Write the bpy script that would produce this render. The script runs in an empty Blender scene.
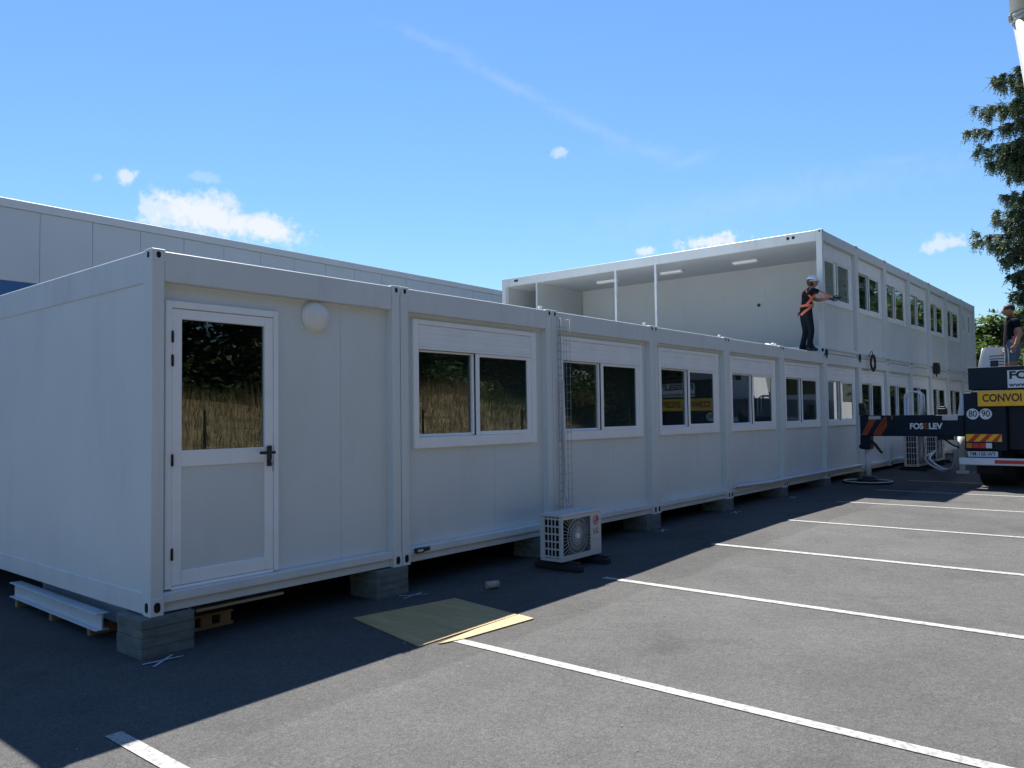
import bpy, bmesh, math, random
from mathutils import Vector, Matrix
random.seed(7)
R = math.radians
SC = bpy.context.scene
COL = SC.collection

# ------------------------------------------------------------------ helpers
def tag(o, label=None, cat=None, group=None, kind=None):
    if label: o['label'] = label
    if cat: o['category'] = cat
    if group: o['group'] = group
    if kind: o['kind'] = kind
    return o

def empty(name, loc=(0, 0, 0), rz=0.0, parent=None):
    o = bpy.data.objects.new(name, None)
    o.empty_display_size = 0.2
    COL.objects.link(o)
    o.location = loc
    o.rotation_euler = (0, 0, rz)
    if parent: o.parent = parent
    return o

class MB:
    """collects shapes into one mesh"""
    def __init__(s):
        s.bm = bmesh.new(); s.mi = 0
    def _mark(s, faces):
        for f in faces: f.material_index = s.mi
    def box(s, x0, x1, y0, y1, z0, z1, bev=0.0, rot=None, mi=None):
        x0, x1 = sorted((x0, x1)); y0, y1 = sorted((y0, y1)); z0, z1 = sorted((z0, z1))
        m = Matrix.Translation(((x0+x1)/2, (y0+y1)/2, (z0+z1)/2))
        if rot is not None: m = m @ rot
        m = m @ Matrix.Diagonal((x1-x0, y1-y0, z1-z0, 1))
        r = bmesh.ops.create_cube(s.bm, size=1.0, matrix=m)
        vs = r['verts']
        fs = list({f for v in vs for f in v.link_faces})
        k = s.mi if mi is None else mi
        for f in fs: f.material_index = k
        if bev > 0:
            es = list({e for v in vs for e in v.link_edges})
            rb = bmesh.ops.bevel(s.bm, geom=es, offset=bev, segments=1, affect='EDGES', profile=0.5)
            for f in rb['faces']: f.material_index = k
    def cyl(s, p0, p1, r0, r1=None, n=16, cap=True, smooth=True, mi=None):
        p0, p1 = Vector(p0), Vector(p1)
        if r1 is None: r1 = r0
        d = p1-p0
        m = Matrix.Translation((p0+p1)/2) @ d.to_track_quat('Z', 'Y').to_matrix().to_4x4()
        r = bmesh.ops.create_cone(s.bm, cap_ends=cap, cap_tris=False, segments=n, radius1=max(r0, 1e-5), radius2=max(r1, 1e-5), depth=d.length, matrix=m)
        k = s.mi if mi is None else mi
        for f in {f for v in r['verts'] for f in v.link_faces}:
            f.material_index = k
            if smooth and len(f.verts) == 4: f.smooth = True
    def ball(s, c, rx, ry=None, rz=None, n=16, mi=None, rot=None):
        ry = rx if ry is None else ry; rz = rx if rz is None else rz
        m = Matrix.Translation(c)
        if rot is not None: m = m @ rot
        m = m @ Matrix.Diagonal((rx, ry, rz, 1))
        r = bmesh.ops.create_uvsphere(s.bm, u_segments=n, v_segments=max(6, n//2), radius=1.0, matrix=m)
        k = s.mi if mi is None else mi
        for f in {f for v in r['verts'] for f in v.link_faces}:
            f.material_index = k; f.smooth = True
    def tube(s, pts, r, n=8, closed=False, mi=None):
        pts = [Vector(p) for p in pts]
        rings = []
        up = Vector((0, 0, 1))
        N = len(pts)
        for i, p in enumerate(pts):
            if closed: t = pts[(i+1) % N]-pts[i-1]
            else: t = pts[min(i+1, N-1)]-pts[max(i-1, 0)]
            t.normalize()
            a = t.cross(up)
            if a.length < 1e-3: a = t.cross(Vector((1, 0, 0)))
            a.normalize(); b = t.cross(a).normalized()
            rr = r[i] if isinstance(r, (list, tuple)) else r
            rings.append([s.bm.verts.new(p + a*math.cos(2*math.pi*k/n)*rr + b*math.sin(2*math.pi*k/n)*rr) for k in range(n)])
        k0 = s.mi if mi is None else mi
        for i in range(N if closed else N-1):
            A, B = rings[i], rings[(i+1) % N]
            for k in range(n):
                f = s.bm.faces.new((A[k], A[(k+1) % n], B[(k+1) % n], B[k])); f.smooth = True; f.material_index = k0
        if not closed:
            for ring in (rings[0], rings[-1]):
                try: f = s.bm.faces.new(ring); f.material_index = k0
                except ValueError: pass
    def poly(s, pts, mi=None):
        f = s.bm.faces.new([s.bm.verts.new(p) for p in pts])
        f.material_index = s.mi if mi is None else mi
        return f
    def prism(s, pts, off, mi=None):
        """closed polygon pts extruded by vector off"""
        off = Vector(off); k = s.mi if mi is None else mi
        a = [s.bm.verts.new(Vector(p)) for p in pts]; b = [s.bm.verts.new(Vector(p)+off) for p in pts]
        n = len(pts)
        fs = [s.bm.faces.new(a[::-1]), s.bm.faces.new(b)]
        for i in range(n): fs.append(s.bm.faces.new((a[i], a[(i+1) % n], b[(i+1) % n], b[i])))
        for f in fs: f.material_index = k
        bmesh.ops.recalc_face_normals(s.bm, faces=fs)
    def build(s, name, mats, parent=None, loc=(0, 0, 0), recalc=False):
        me = bpy.data.meshes.new(name)
        if recalc: bmesh.ops.recalc_face_normals(s.bm, faces=s.bm.faces)
        s.bm.to_mesh(me); s.bm.free()
        for m in (mats if isinstance(mats, (list, tuple)) else [mats]): me.materials.append(m)
        o = bpy.data.objects.new(name, me); COL.objects.link(o)
        o.location = loc
        if parent: o.parent = parent
        return o

def copy_tree(o, parent=None):
    kids = list(o.children)
    c = o.copy(); COL.objects.link(c); c.parent = parent
    for ch in kids: copy_tree(ch, c)
    return c

def text(name, body, size, mat, parent, mtx, extrude=0.002, offset=0.0, align='LEFT', width=None):
    cu = bpy.data.curves.new(name, 'FONT')
    cu.body = body; cu.size = size; cu.extrude = extrude; cu.offset = offset
    cu.align_x = align; cu.align_y = 'CENTER'
    cu.materials.append(mat)
    tmp = bpy.data.objects.new(name, cu); COL.objects.link(tmp)
    me = bpy.data.meshes.new_from_object(tmp.evaluated_get(bpy.context.evaluated_depsgraph_get()))
    bpy.data.objects.remove(tmp); bpy.data.curves.remove(cu)
    me.name = name
    if width:
        xs = [v.co.x for v in me.vertices]; w0 = max(xs)-min(xs)
        for v in me.vertices: v.co.x *= width/w0
    o = bpy.data.objects.new(name, me); COL.objects.link(o)
    o.parent = parent
    o.matrix_local = mtx
    return o

# ------------------------------------------------------------------ materials
def new_mat(name):
    m = bpy.data.materials.new(name); m.use_nodes = True
    nt = m.node_tree; b = nt.nodes['Principled BSDF']
    return m, nt, b

def mat(name, col, rough=0.5, var=0.06, scale=3.0, metal=0.0, bump=0.0, bscale=60.0, spec=0.5, stretch=(1, 1, 1), dirt=None):
    m, nt, b = new_mat(name)
    N, L = nt.nodes, nt.links
    tc = N.new('ShaderNodeTexCoord'); mp = N.new('ShaderNodeMapping'); mp.inputs['Scale'].default_value = stretch
    L.new(tc.outputs['Object'], mp.inputs['Vector'])
    nz = N.new('ShaderNodeTexNoise'); nz.inputs['Scale'].default_value = scale; nz.inputs['Detail'].default_value = 6
    L.new(mp.outputs[0], nz.inputs['Vector'])
    rp = N.new('ShaderNodeValToRGB')
    c0 = [max(0, c*(1-var)) for c in col]; c1 = [min(1, c*(1+var)) for c in col]
    rp.color_ramp.elements[0].color = (*c0, 1); rp.color_ramp.elements[1].color = (*c1, 1)
    rp.color_ramp.elements[0].position = .3; rp.color_ramp.elements[1].position = .7
    L.new(nz.outputs['Fac'], rp.inputs['Fac'])
    out = rp.outputs['Color']
    if dirt:
        dc, amt, ds = dirt
        n2 = N.new('ShaderNodeTexNoise'); n2.inputs['Scale'].default_value = ds; n2.inputs['Detail'].default_value = 9; n2.inputs['Roughness'].default_value = .7
        mp2 = N.new('ShaderNodeMapping'); mp2.inputs['Scale'].default_value = (1, 1, .25); L.new(tc.outputs['Object'], mp2.inputs['Vector'])
        L.new(mp2.outputs[0], n2.inputs['Vector'])
        r2 = N.new('ShaderNodeMapRange'); r2.inputs['From Min'].default_value = .5; r2.inputs['From Max'].default_value = .8; r2.inputs['To Max'].default_value = amt
        L.new(n2.outputs['Fac'], r2.inputs['Value'])
        mx = N.new('ShaderNodeMix'); mx.data_type = 'RGBA'; L.new(r2.outputs[0], mx.inputs['Factor']); L.new(out, mx.inputs[6]); mx.inputs[7].default_value = (*dc, 1)
        out = mx.outputs[2]
    L.new(out, b.inputs['Base Color'])
    b.inputs['Roughness'].default_value = rough; b.inputs['Metallic'].default_value = metal
    b.inputs['Specular IOR Level'].default_value = spec
    if bump:
        n3 = N.new('ShaderNodeTexNoise'); n3.inputs['Scale'].default_value = bscale; n3.inputs['Detail'].default_value = 4
        L.new(tc.outputs['Object'], n3.inputs['Vector'])
        bp = N.new('ShaderNodeBump'); bp.inputs['Strength'].default_value = bump; bp.inputs['Distance'].default_value = .01
        L.new(n3.outputs['Fac'], bp.inputs['Height']); L.new(bp.outputs[0], b.inputs['Normal'])
    return m

M = {}
M['cabin'] = mat('cabin_grey_white_paint', (.66, .69, .68), .42, .035, 1.6, stretch=(1, 1, .4), bump=.05, bscale=2.5, dirt=((.30, .30, .28), .36, 2.2))
M['panel'] = mat('sandwich_panel_paint', (.66, .69, .68), .5, .03, 1.2, bump=.04, bscale=3.0, dirt=((.36, .36, .34), .18, 1.7))
M['white'] = mat('white_window_plastic', (.86, .87, .87), .35, .03, 4.0, dirt=((.5, .5, .5), .15, 6))
M['shutter'] = mat('white_shutter', (.82, .83, .83), .4, .03, 5.0, dirt=((.5, .5, .5), .15, 5))
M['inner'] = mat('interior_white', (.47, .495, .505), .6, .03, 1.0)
M['floor_in'] = mat('vinyl_floor', (.24, .25, .26), .45, .08, 5.0)
M['black'] = mat('black_plastic', (.012, .012, .014), .4, .1, 8.0)
M['hole'] = mat('casting_hole', (.004, .004, .005), .8, .1, 8.0)
M['rubber'] = mat('black_rubber', (.018, .018, .02), .75, .2, 12.0, bump=.2)
M['block'] = mat('grey_green_block', (.135, .150, .140), .85, .25, 7.0, bump=.4, bscale=40, stretch=(1, 1, 3), dirt=((.09, .10, .095), .5, 6))
M['wood'] = mat('plywood', (.42, .29, .125), .65, .16, 2.5, stretch=(9, 1, 1), dirt=((.30, .26, .18), .45, 4), bump=.08)
M['pallet'] = mat('pallet_wood', (.27, .19, .105), .75, .2, 4.0, stretch=(1, 8, 1))
M['steelwhite'] = mat('white_steel', (.62, .64, .66), .4, .06, 4.0, dirt=((.3, .28, .26), .3, 8))
M['navy'] = mat('navy_truck_paint', (.004, .013, .030), .38, .15, 3.0, dirt=((.02, .024, .03), .25, 4), spec=.22)
M['navydark'] = mat('dark_chassis', (.005, .008, .013), .6, .2, 5.0, spec=.2)
M['cream'] = mat('cream_crane_paint', (.36, .36, .325), .45, .04, 2.0, dirt=((.28, .27, .24), .2, 3))
M['truckwhite'] = mat('white_truck_paint', (.75, .76, .76), .3, .04, 2.0, dirt=((.45, .44, .42), .2, 4))
M['chrome'] = mat('polished_ram', (.75, .76, .78), .15, .03, 9.0, metal=.9)
M['galv'] = mat('galvanised_wire', (.36, .38, .40), .5, .1, 9.0, metal=.2)
M['yellow'] = mat('yellow_sign', (.95, .50, .014), .4, .06, 4.0, dirt=((.4, .25, .06), .3, 5))
M['signblack'] = mat('sign_lettering', (.012, .012, .014), .5, .1, 6.0)
M['brownletter'] = mat('dark_brown_lettering', (.07, .02, .012), .5, .1, 6.0)
M['signwhite'] = mat('white_sign', (.72, .74, .76), .45, .04, 6.0)
M['red'] = mat('red_reflective', (.55, .03, .025), .3, .1, 6.0)
M['amber'] = mat('amber_lens', (.65, .17, .02), .25, .1, 9.0)
M['orange'] = mat('worn_orange', (.32, .065, .022), .5, .15, 7.0, dirt=((.06, .04, .04), .35, 9), spec=.25)
M['acbody'] = mat('air_unit_casing', (.52, .53, .52), .45, .03, 3.0, dirt=((.3, .3, .28), .15, 6))
M['acgrey'] = mat('air_unit_logo_grey', (.16, .16, .17), .5, .05, 6.0)
M['acred'] = mat('air_unit_logo_red', (.42, .015, .06), .4, .05, 6.0)
M['tyre'] = mat('tyre', (.015, .015, .016), .85, .2, 10.0, bump=.3)
M['rim'] = mat('wheel_rim', (.35, .36, .37), .4, .1, 6.0, metal=.5)
M['lampwhite'] = mat('opal_lamp', (.78, .76, .72), .35, .03, 6.0, dirt=((.5, .42, .34), .35, 9))
M['warehouse'] = mat('warehouse_panel', (.45, .48, .50), .5, .03, .7, dirt=((.3, .32, .34), .2, .8))
M['coping'] = mat('warehouse_coping', (.50, .51, .52), .45, .04, 1.0)
M['blue'] = mat('blue_cladding', (.012, .09, .24), .45, .06, 1.0)
M['skin'] = mat('skin', (.42, .21, .14), .5, .08, 14.0)
M['navycloth'] = mat('navy_cloth', (.006, .008, .014), .9, .25, 18.0, bump=.3, bscale=30, spec=.15)
M['workcloth'] = mat('work_trousers', (.008, .013, .019), .9, .35, 12.0, bump=.3, bscale=25, spec=.15)
M['shorts'] = mat('blue_grey_shorts', (.10, .15, .19), .85, .15, 14.0, bump=.3, bscale=30)
M['harness'] = mat('orange_webbing', (.55, .15, .085), .6, .1, 20.0)
M['hair'] = mat('dark_hair', (.025, .018, .013), .7, .3, 30.0)
M['helmet'] = mat('white_helmet', (.72, .74, .76), .3, .03, 8.0)
M['paper'] = mat('brown_card', (.40, .33, .28), .7, .1, 10.0)
M['crate'] = mat('pale_stone', (.30, .30, .29), .8, .1, 9.0)
M['fence'] = mat('dark_green_fence', (.012, .03, .02), .5, .1, 8.0)
M['coilblack'] = mat('black_cable', (.014, .014, .016), .55, .1, 9.0)
M['bark'] = mat('bark', (.10, .075, .055), .9, .3, 6.0, bump=.6, bscale=18)
M['plate'] = mat('number_plate', (.62, .64, .66), .4, .04, 9.0)

def glass_mat(name, tint, refl_ior=1.75):
    m, nt, b = new_mat(name)
    N, L = nt.nodes, nt.links
    N.remove(b); out = N['Material Output']
    tr = N.new('ShaderNodeBsdfTransparent'); tr.inputs['Color'].default_value = (*tint, 1)
    gl = N.new('ShaderNodeBsdfGlossy'); gl.inputs['Roughness'].default_value = .006; gl.inputs['Color'].default_value = (.95, .97, 1, 1)
    fr = N.new('ShaderNodeFresnel')
    ge = N.new('ShaderNodeNewGeometry'); ir = N.new('ShaderNodeMapRange')     # the thin pane reflects alike on both faces
    ir.inputs[3].default_value = refl_ior; ir.inputs[4].default_value = 1/refl_ior
    L.new(ge.outputs['Backfacing'], ir.inputs[0]); L.new(ir.outputs[0], fr.inputs['IOR'])
    tc = N.new('ShaderNodeTexCoord'); nz = N.new('ShaderNodeTexNoise'); nz.inputs['Scale'].default_value = 1.3; nz.inputs['Detail'].default_value = 1
    L.new(tc.outputs['Object'], nz.inputs['Vector'])
    bp = N.new('ShaderNodeBump'); bp.inputs['Strength'].default_value = .05; bp.inputs['Distance'].default_value = .01
    L.new(nz.outputs['Fac'], bp.inputs['Height']); L.new(bp.outputs[0], gl.inputs['Normal'])
    mx = N.new('ShaderNodeMixShader')
    L.new(fr.outputs[0], mx.inputs[0]); L.new(tr.outputs[0], mx.inputs[1]); L.new(gl.outputs[0], mx.inputs[2]); L.new(mx.outputs[0], out.inputs['Surface'])
    return m
M['glass'] = glass_mat('window_glass', (.66, .72, .72), 1.82)
M['cabglass'] = glass_mat('cab_glass', (.12, .14, .15), 1.6)

def leaf_mat(name, c0, c1, sc=1.2, trans=.3):
    m, nt, b = new_mat(name)
    N, L = nt.nodes, nt.links
    out = N['Material Output']
    tc = N.new('ShaderNodeTexCoord'); nz = N.new('ShaderNodeTexNoise'); nz.inputs['Scale'].default_value = sc; nz.inputs['Detail'].default_value = 8
    L.new(tc.outputs['Object'], nz.inputs['Vector'])
    rp = N.new('ShaderNodeValToRGB'); rp.color_ramp.elements[0].color = (*c0, 1); rp.color_ramp.elements[1].color = (*c1, 1)
    rp.color_ramp.elements[0].position = .35; rp.color_ramp.elements[1].position = .68
    L.new(nz.outputs['Fac'], rp.inputs['Fac']); L.new(rp.outputs[0], b.inputs['Base Color'])
    b.inputs['Roughness'].default_value = .6; b.inputs['Specular IOR Level'].default_value = .3
    t = N.new('ShaderNodeBsdfTranslucent'); L.new(rp.outputs[0], t.inputs['Color'])
    mx = N.new('ShaderNodeMixShader'); mx.inputs[0].default_value = trans
    L.new(b.outputs[0], mx.inputs[1]); L.new(t.outputs[0], mx.inputs[2]); L.new(mx.outputs[0], out.inputs['Surface'])
    return m
M['leaf'] = leaf_mat('broad_leaves', (.05, .09, .016), (.12, .18, .035), trans=.45)
M['leafdark'] = leaf_mat('dark_leaves', (.03, .055, .022), (.09, .14, .045), trans=.3)
M['needle'] = leaf_mat('spruce_needles', (.045, .075, .035), (.11, .15, .075), 2.5, .3)
M['straw'] = leaf_mat('dry_grass', (.20, .155, .08), (.40, .315, .175), 2.0, .25)
M['greengrass'] = leaf_mat('green_weeds', (.04, .07, .015), (.10, .14, .04), 2.0, .2)

def asphalt():
    m, nt, b = new_mat('asphalt')
    N, L = nt.nodes, nt.links
    tc = N.new('ShaderNodeTexCoord')
    def noise(s, d=4, rgh=.5):
        n = N.new('ShaderNodeTexNoise'); n.inputs['Scale'].default_value = s; n.inputs['Detail'].default_value = d; n.inputs['Roughness'].default_value = rgh
        L.new(tc.outputs['Object'], n.inputs['Vector']); return n
    def mapr(src, a, bb, c, d):
        r = N.new('ShaderNodeMapRange'); r.inputs[1].default_value = a; r.inputs[2].default_value = bb; r.inputs[3].default_value = c; r.inputs[4].default_value = d
        L.new(src, r.inputs[0]); return r.outputs[0]
    def mul(a, bb):
        x = N.new('ShaderNodeMath'); x.operation = 'MULTIPLY'; L.new(a, x.inputs[0]); L.new(bb, x.inputs[1]); return x.outputs[0]
    big = mapr(noise(.35, 5, .6).outputs[0], .3, .7, .80, 1.16)
    med = mapr(noise(2.2, 6, .65).outputs[0], .3, .7, .90, 1.10)
    vo = N.new('ShaderNodeTexVoronoi'); vo.inputs['Scale'].default_value = 150; L.new(tc.outputs['Object'], vo.inputs['Vector'])
    sep = N.new('ShaderNodeSeparateColor'); L.new(vo.outputs['Color'], sep.inputs[0])
    fine = mapr(sep.outputs[0], 0, 1, .68, 1.34)
    vo2 = N.new('ShaderNodeTexVoronoi'); vo2.inputs['Scale'].default_value = 38; L.new(tc.outputs['Object'], vo2.inputs['Vector'])
    sep2 = N.new('ShaderNodeSeparateColor'); L.new(vo2.outputs['Color'], sep2.inputs[0])
    fine2 = mapr(sep2.outputs[0], 0, 1, .92, 1.08)
    # older strip of surfacing beside the cabins
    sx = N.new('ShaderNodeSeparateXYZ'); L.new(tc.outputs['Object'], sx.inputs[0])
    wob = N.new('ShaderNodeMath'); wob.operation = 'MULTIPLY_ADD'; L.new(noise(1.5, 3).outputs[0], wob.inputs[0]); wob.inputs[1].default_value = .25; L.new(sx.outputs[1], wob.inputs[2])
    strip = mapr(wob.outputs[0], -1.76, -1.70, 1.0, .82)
    stain = mapr(noise(.9, 7, .62).outputs[0], .56, .68, 1.0, .80)
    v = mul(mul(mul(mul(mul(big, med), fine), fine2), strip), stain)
    # rare bright stones and dark spots
    mx = N.new('ShaderNodeMix'); mx.data_type = 'RGBA'; mx.blend_type = 'MULTIPLY'; mx.inputs['Factor'].default_value = 1
    mx.inputs[6].default_value = (.094, .092, .088, 1)
    cb = N.new('ShaderNodeCombineColor')
    for i in range(3): L.new(v, cb.inputs[i])
    L.new(cb.outputs[0], mx.inputs[7])
    L.new(mx.outputs[2], b.inputs['Base Color'])
    b.inputs['Roughness'].default_value = .9; b.inputs['Specular IOR Level'].default_value = .2
    bp = N.new('ShaderNodeBump'); bp.inputs['Strength'].default_value = .55; bp.inputs['Distance'].default_value = .008
    L.new(sep.outputs[1], bp.inputs['Height'])
    bp2 = N.new('ShaderNodeBump'); bp2.inputs['Strength'].default_value = .35; bp2.inputs['Distance'].default_value = .03
    L.new(noise(9, 5, .6).outputs[0], bp2.inputs['Height']); L.new(bp.outputs[0], bp2.inputs['Normal'])
    L.new(bp2.outputs[0], b.inputs['Normal'])
    return m
M['asphalt'] = asphalt()

def paint():
    m, nt, b = new_mat('worn_road_paint')
    N, L = nt.nodes, nt.links
    tc = N.new('ShaderNodeTexCoord')
    n = N.new('ShaderNodeTexNoise'); n.inputs['Scale'].default_value = 28; n.inputs['Detail'].default_value = 8; n.inputs['Roughness'].default_value = .7
    L.new(tc.outputs['Object'], n.inputs['Vector'])
    rp = N.new('ShaderNodeValToRGB'); rp.color_ramp.elements[0].color = (.15, .147, .14, 1); rp.color_ramp.elements[1].color = (.355, .345, .315, 1)
    rp.color_ramp.elements[0].position = .36; rp.color_ramp.elements[1].position = .54
    L.new(n.outputs[0], rp.inputs[0]); L.new(rp.outputs[0], b.inputs['Base Color']); b.inputs['Roughness'].default_value = .7
    return m
M['paint'] = paint()
M['crosspaint'] = mat('marking_spray', (.36, .39, .43), .8, .3, 22.0)

# ------------------------------------------------------------------ ground
PXS = [-1, 2.5, 4.5, 6.35, 8.7, 11.5, 15, 20, 30]
PZS = [-.29, -.252, -.232, -.178, -.147, -.155, -.14, -.10, -.06]
def interp(x, xs, ys):
    if x <= xs[0]: return ys[0]
    for i in range(len(xs)-1):
        if x <= xs[i+1]:
            t = (x-xs[i])/(xs[i+1]-xs[i]); return ys[i]*(1-t)+ys[i+1]*t
    return ys[-1]
def gz(x, y):
    lin = -.283 + .01*min(max(x, -4), 25)
    pr = interp(x, PXS, PZS); w = min(max(-y/1.2, 0), 1); w = w*w*(3-2*w)
    return lin*(1-w) + pr*w
def frange(a, b, s):
    n = int(round((b-a)/s)); return [a+(b-a)*i/n for i in range(n+1)]
def sheet(name, xs, ys, zf, m):
    bm = bmesh.new()
    g = [[bm.verts.new((x, y, zf(x, y))) for x in xs] for y in ys]
    for j in range(len(ys)-1):
        for i in range(len(xs)-1):
            f = bm.faces.new((g[j][i], g[j][i+1], g[j+1][i+1], g[j+1][i])); f.smooth = True
    me = bpy.data.meshes.new(name); bm.to_mesh(me); bm.free(); me.materials.append(m)
    o = bpy.data.objects.new(name, me); COL.objects.link(o)
    return o
gxs = [-600, -200, -60, -20, -8] + frange(-4, 31, .25) + [45, 80, 200, 700]
gys = [-600, -200, -60, -25, -16, -10] + frange(-7, -1.4, .4) + frange(-1.3, 0.0, .1) + [.5, 2, 6, 12, 25, 60, 200, 600]
tag(sheet('ground', gxs, gys, gz, M['asphalt']), kind='structure')
for lx, y0, y1 in ((-.78, -1.22, -6.2), (1.60, -1.50, -6.2), (4.07, -1.22, -6.2), (6.305, -1.32, -6.2), (8.70, -1.36, -6.2), (11.59, -1.13, -6.2), (13.98, -1.14, -6.2), (16.4, -1.15, -6.2), (19.4, -1.1, -6.2)):
    o = sheet('parking_line', [lx-.045, lx+.045], frange(y1, y0, .1), lambda x, y: gz(x, y)+.005, M['paint'])
    tag(o, kind='structure')
for cx, cy, a in ((0.02, -.17, .3), (2.42, -.17, -.2), (7.12, -.19, .1), (9.4, -.24, .2), (11.9, -.24, .3)):
    mb = MB()
    for da in (.35, -.45):
        c, s = math.cos(a+da), math.sin(a+da); l, w = .14, .013
        q = [(-l, -w), (l, -w*.7), (l, w), (-l, w*.8)]
        pts = [(cx+c*u-s*v, cy+s*u+c*v) for u, v in q]
        mb.poly([(x, y, gz(x, y)+(.006 if da > 0 else .009)) for x, y in pts])
    tag(mb.build('paint_cross', M['crosspaint']), kind='structure')

# ------------------------------------------------------------------ site cabins
W, D, H = 2.44, 9.12, 2.683
FY = 0.09            # recess of the panels behind the frame

def frame_mesh(parent, door=False):
    mb = MB()
    b = .006
    for x0, x1 in ((.004, .104), (2.336, 2.436)):
        mb.box(x0, x1, 0, .13, 0, H, b)
        mb.box(x0, x1, D-.13, D, 0, H, b)
    for y0, y1 in ((.007, .16), (D-.16, D-.007)):
        mb.box(.1045, 2.3355, y0, y1, 2.455, H-.004, b)      # header
    mb.box(.1045, 2.3355, .010, .14, .078, .152, b)          # bottom rail, upper lip
    mb.box(.1045, 2.3355, .045, .14, .006, .0775, .003)      # bottom rail, web
    mb.box(.1045, 2.3355, D-.14, D-.01, .006, .152, .003)
    for x0, x1 in ((.004, .12), (2.32, 2.436)):
        mb.box(x0+.002, x1, .1305, D-.1305, .004, .16, b)
    o = mb.build('steel_frame', M['cabin'], parent)
    return o

def long_beam(parent, x0, x1):
    mb = MB(); mb.box(x0, x1, .1305, D-.1305, 2.44, H-.003, .006)
    return mb.build('side_beam', M['cabin'], parent)

def castings(parent):
    for x, sx in ((.004, -1), (2.436, 1)):
        for z0, z1 in ((-.004, .125), (2.60, 2.69)):
            mb = MB()
            xa, xb = (x-.001, x+.103) if sx < 0 else (x-.103, x+.001)
            mb.box(xa, xb, -.004, .102, z0, z1, .004)
            # slotted holes
            zc = (z0+z1)/2
            hw, hh = (.024, .037) if z0 < 1 else (.016, .024)
            ring = []
            for k in range(20):
                a = 2*math.pi*k/20
                ring.append((hw*math.cos(a), (hh-hw)*(1 if math.sin(a) > 0 else -1) + hw*math.sin(a)))
            cx = (xa+xb)/2
            mb.prism([(cx+u, -.0065, zc+v) for u, v in ring], (0, .02, 0), mi=1)
            if sx < 0:
                mb.prism([(xa-.0025, .05+u, zc+v) for u, v in ring], (.02, 0, 0), mi=1)
            c = mb.build('corner_casting', [M['cabin'], M['hole']], parent)

def shell(parent, left=True, right=True, ceil_z=2.46):
    mb = MB()
    mb.box(.06, 2.38, .15, D-.15, 2.60, 2.655)
    mb.build('roof', M['cabin'], parent)
    mb = MB(); mb.box(.12, 2.32, .14, D-.14, .10, .155); mb.build('floor', M['floor_in'], parent)
    mb = MB(); mb.box(.104, 2.336, .17, D-.17, ceil_z, ceil_z+.06); mb.build('ceiling', M['inner'], parent)
    for ok, x0, x1 in ((left, .016, .075), (right, 2.365, 2.424)):
        if ok:
            mb = MB(); mb.box(x0, x1, .1305, D-.1305, .1605, 2.4395); mb.build('side_wall', M['panel'], parent)
    mb = MB(); mb.box(.1045, 2.3355, D-.15, D-.09, .152, 2.455); mb.build('rear_wall', M['panel'], parent)

def wall_window(parent, x0=.235, x1=2.175, z0=1.125, z1=2.385):
    """front sandwich panels round a window opening"""
    mb = MB()
    y0, y1 = FY, FY+.06
    a, b = .1045, 2.3355
    cuts = [a, 1.46, b]
    for i in range(2):
        u, v = cuts[i]+(.002 if i else 0), cuts[i+1]-(0 if i else .002)
        mb.box(u, v, y0, y1, .1525, z0)
    mb.box(1.4575, 1.4625, y0+.004, y1-.002, .1525, z0)
    mb.box(.43, .4335, y0-.0012, y0+.01, .1525, z0-.002)
    mb.box(a, x0, y0, y1, z0+.0005, 2.4545); mb.box(x1, b, y0, y1, z0+.0005, 2.4545)
    mb.box(x0+.0005, x1-.0005, y0, y1, z1, 2.4545)
    return mb.build('wall_panel', M['panel'], parent)

def ring(mb, x0, x1, z0, z1, y0, y1, w, bev=.003):
    l, r, bt, tp = w if isinstance(w, tuple) else (w, w, w, w)
    mb.box(x0, x0+l, y0, y1, z0, z1, bev); mb.box(x1-r, x1, y0, y1, z0, z1, bev)
    mb.box(x0+l+.0005, x1-r-.0005, y0, y1, z0, z0+bt, bev); mb.box(x0+l+.0005, x1-r-.0005, y0, y1, z1-tp, z1, bev)

def add_window(parent):
    mb = MB()
    ring(mb, .216, 2.19, 1.107, 2.40, .052, .145, (.074, .086, .11, .05))
    win = mb.build('window', M['white'], parent)
    mb = MB()
    mb.box(.292, 2.102, .060, .14, 2.128, 2.348, .004)
    for z in (2.178, 2.235, 2.292): mb.box(.294, 2.100, .0555, .07, z-.024, z+.022, .003)
    mb.box(.292, 2.102, .050, .07, 2.100, 2.1275, .003)
    mb.build('shutter_box', M['shutter'], win)
    mb = MB(); ring(mb, .291, 1.150, 1.218, 2.099, .095, .125, (.012, .048, .030, .020)); mb.box(1.100, 1.131, .080, .0945, 1.225, 2.092, .002); s1 = mb.build('sash', M['white'], win)
    mb = MB(); ring(mb, 1.142, 2.103, 1.218, 2.099, .064, .094, (.062, .072, .040, .034)); s2 = mb.build('sash', M['white'], win)
    mb = MB(); mb.box(1.1315, 1.1415, .070, .094, 1.222, 2.09); mb.build('seal', M['black'], win)
    mb = MB(); mb.box(.300, 1.105, .108, .112, 1.246, 2.082); mb.build('pane', M['glass'], win)
    mb = MB(); mb.box(1.200, 2.034, .077, .081, 1.256, 2.068); mb.build('pane', M['glass'], win)
    return win

def pins(parent):
    mb = MB()
    mb.cyl((2.30, .07, H-.004), (2.30, .07, H+.028), .020, .018, 10)
    mb.cyl((2.30, .07, H+.0285), (2.30, .07, H+.045), .028, .022, 10)
    mb.build('lifting_pin', M['steelwhite'], parent)

def window_cabin(name):
    root = empty(name)
    frame_mesh(root); long_beam(root, .006, .10); long_beam(root, 2.34, 2.434)
    castings(root); shell(root); wall_window(root); add_window(root); pins(root)
    return root

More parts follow.
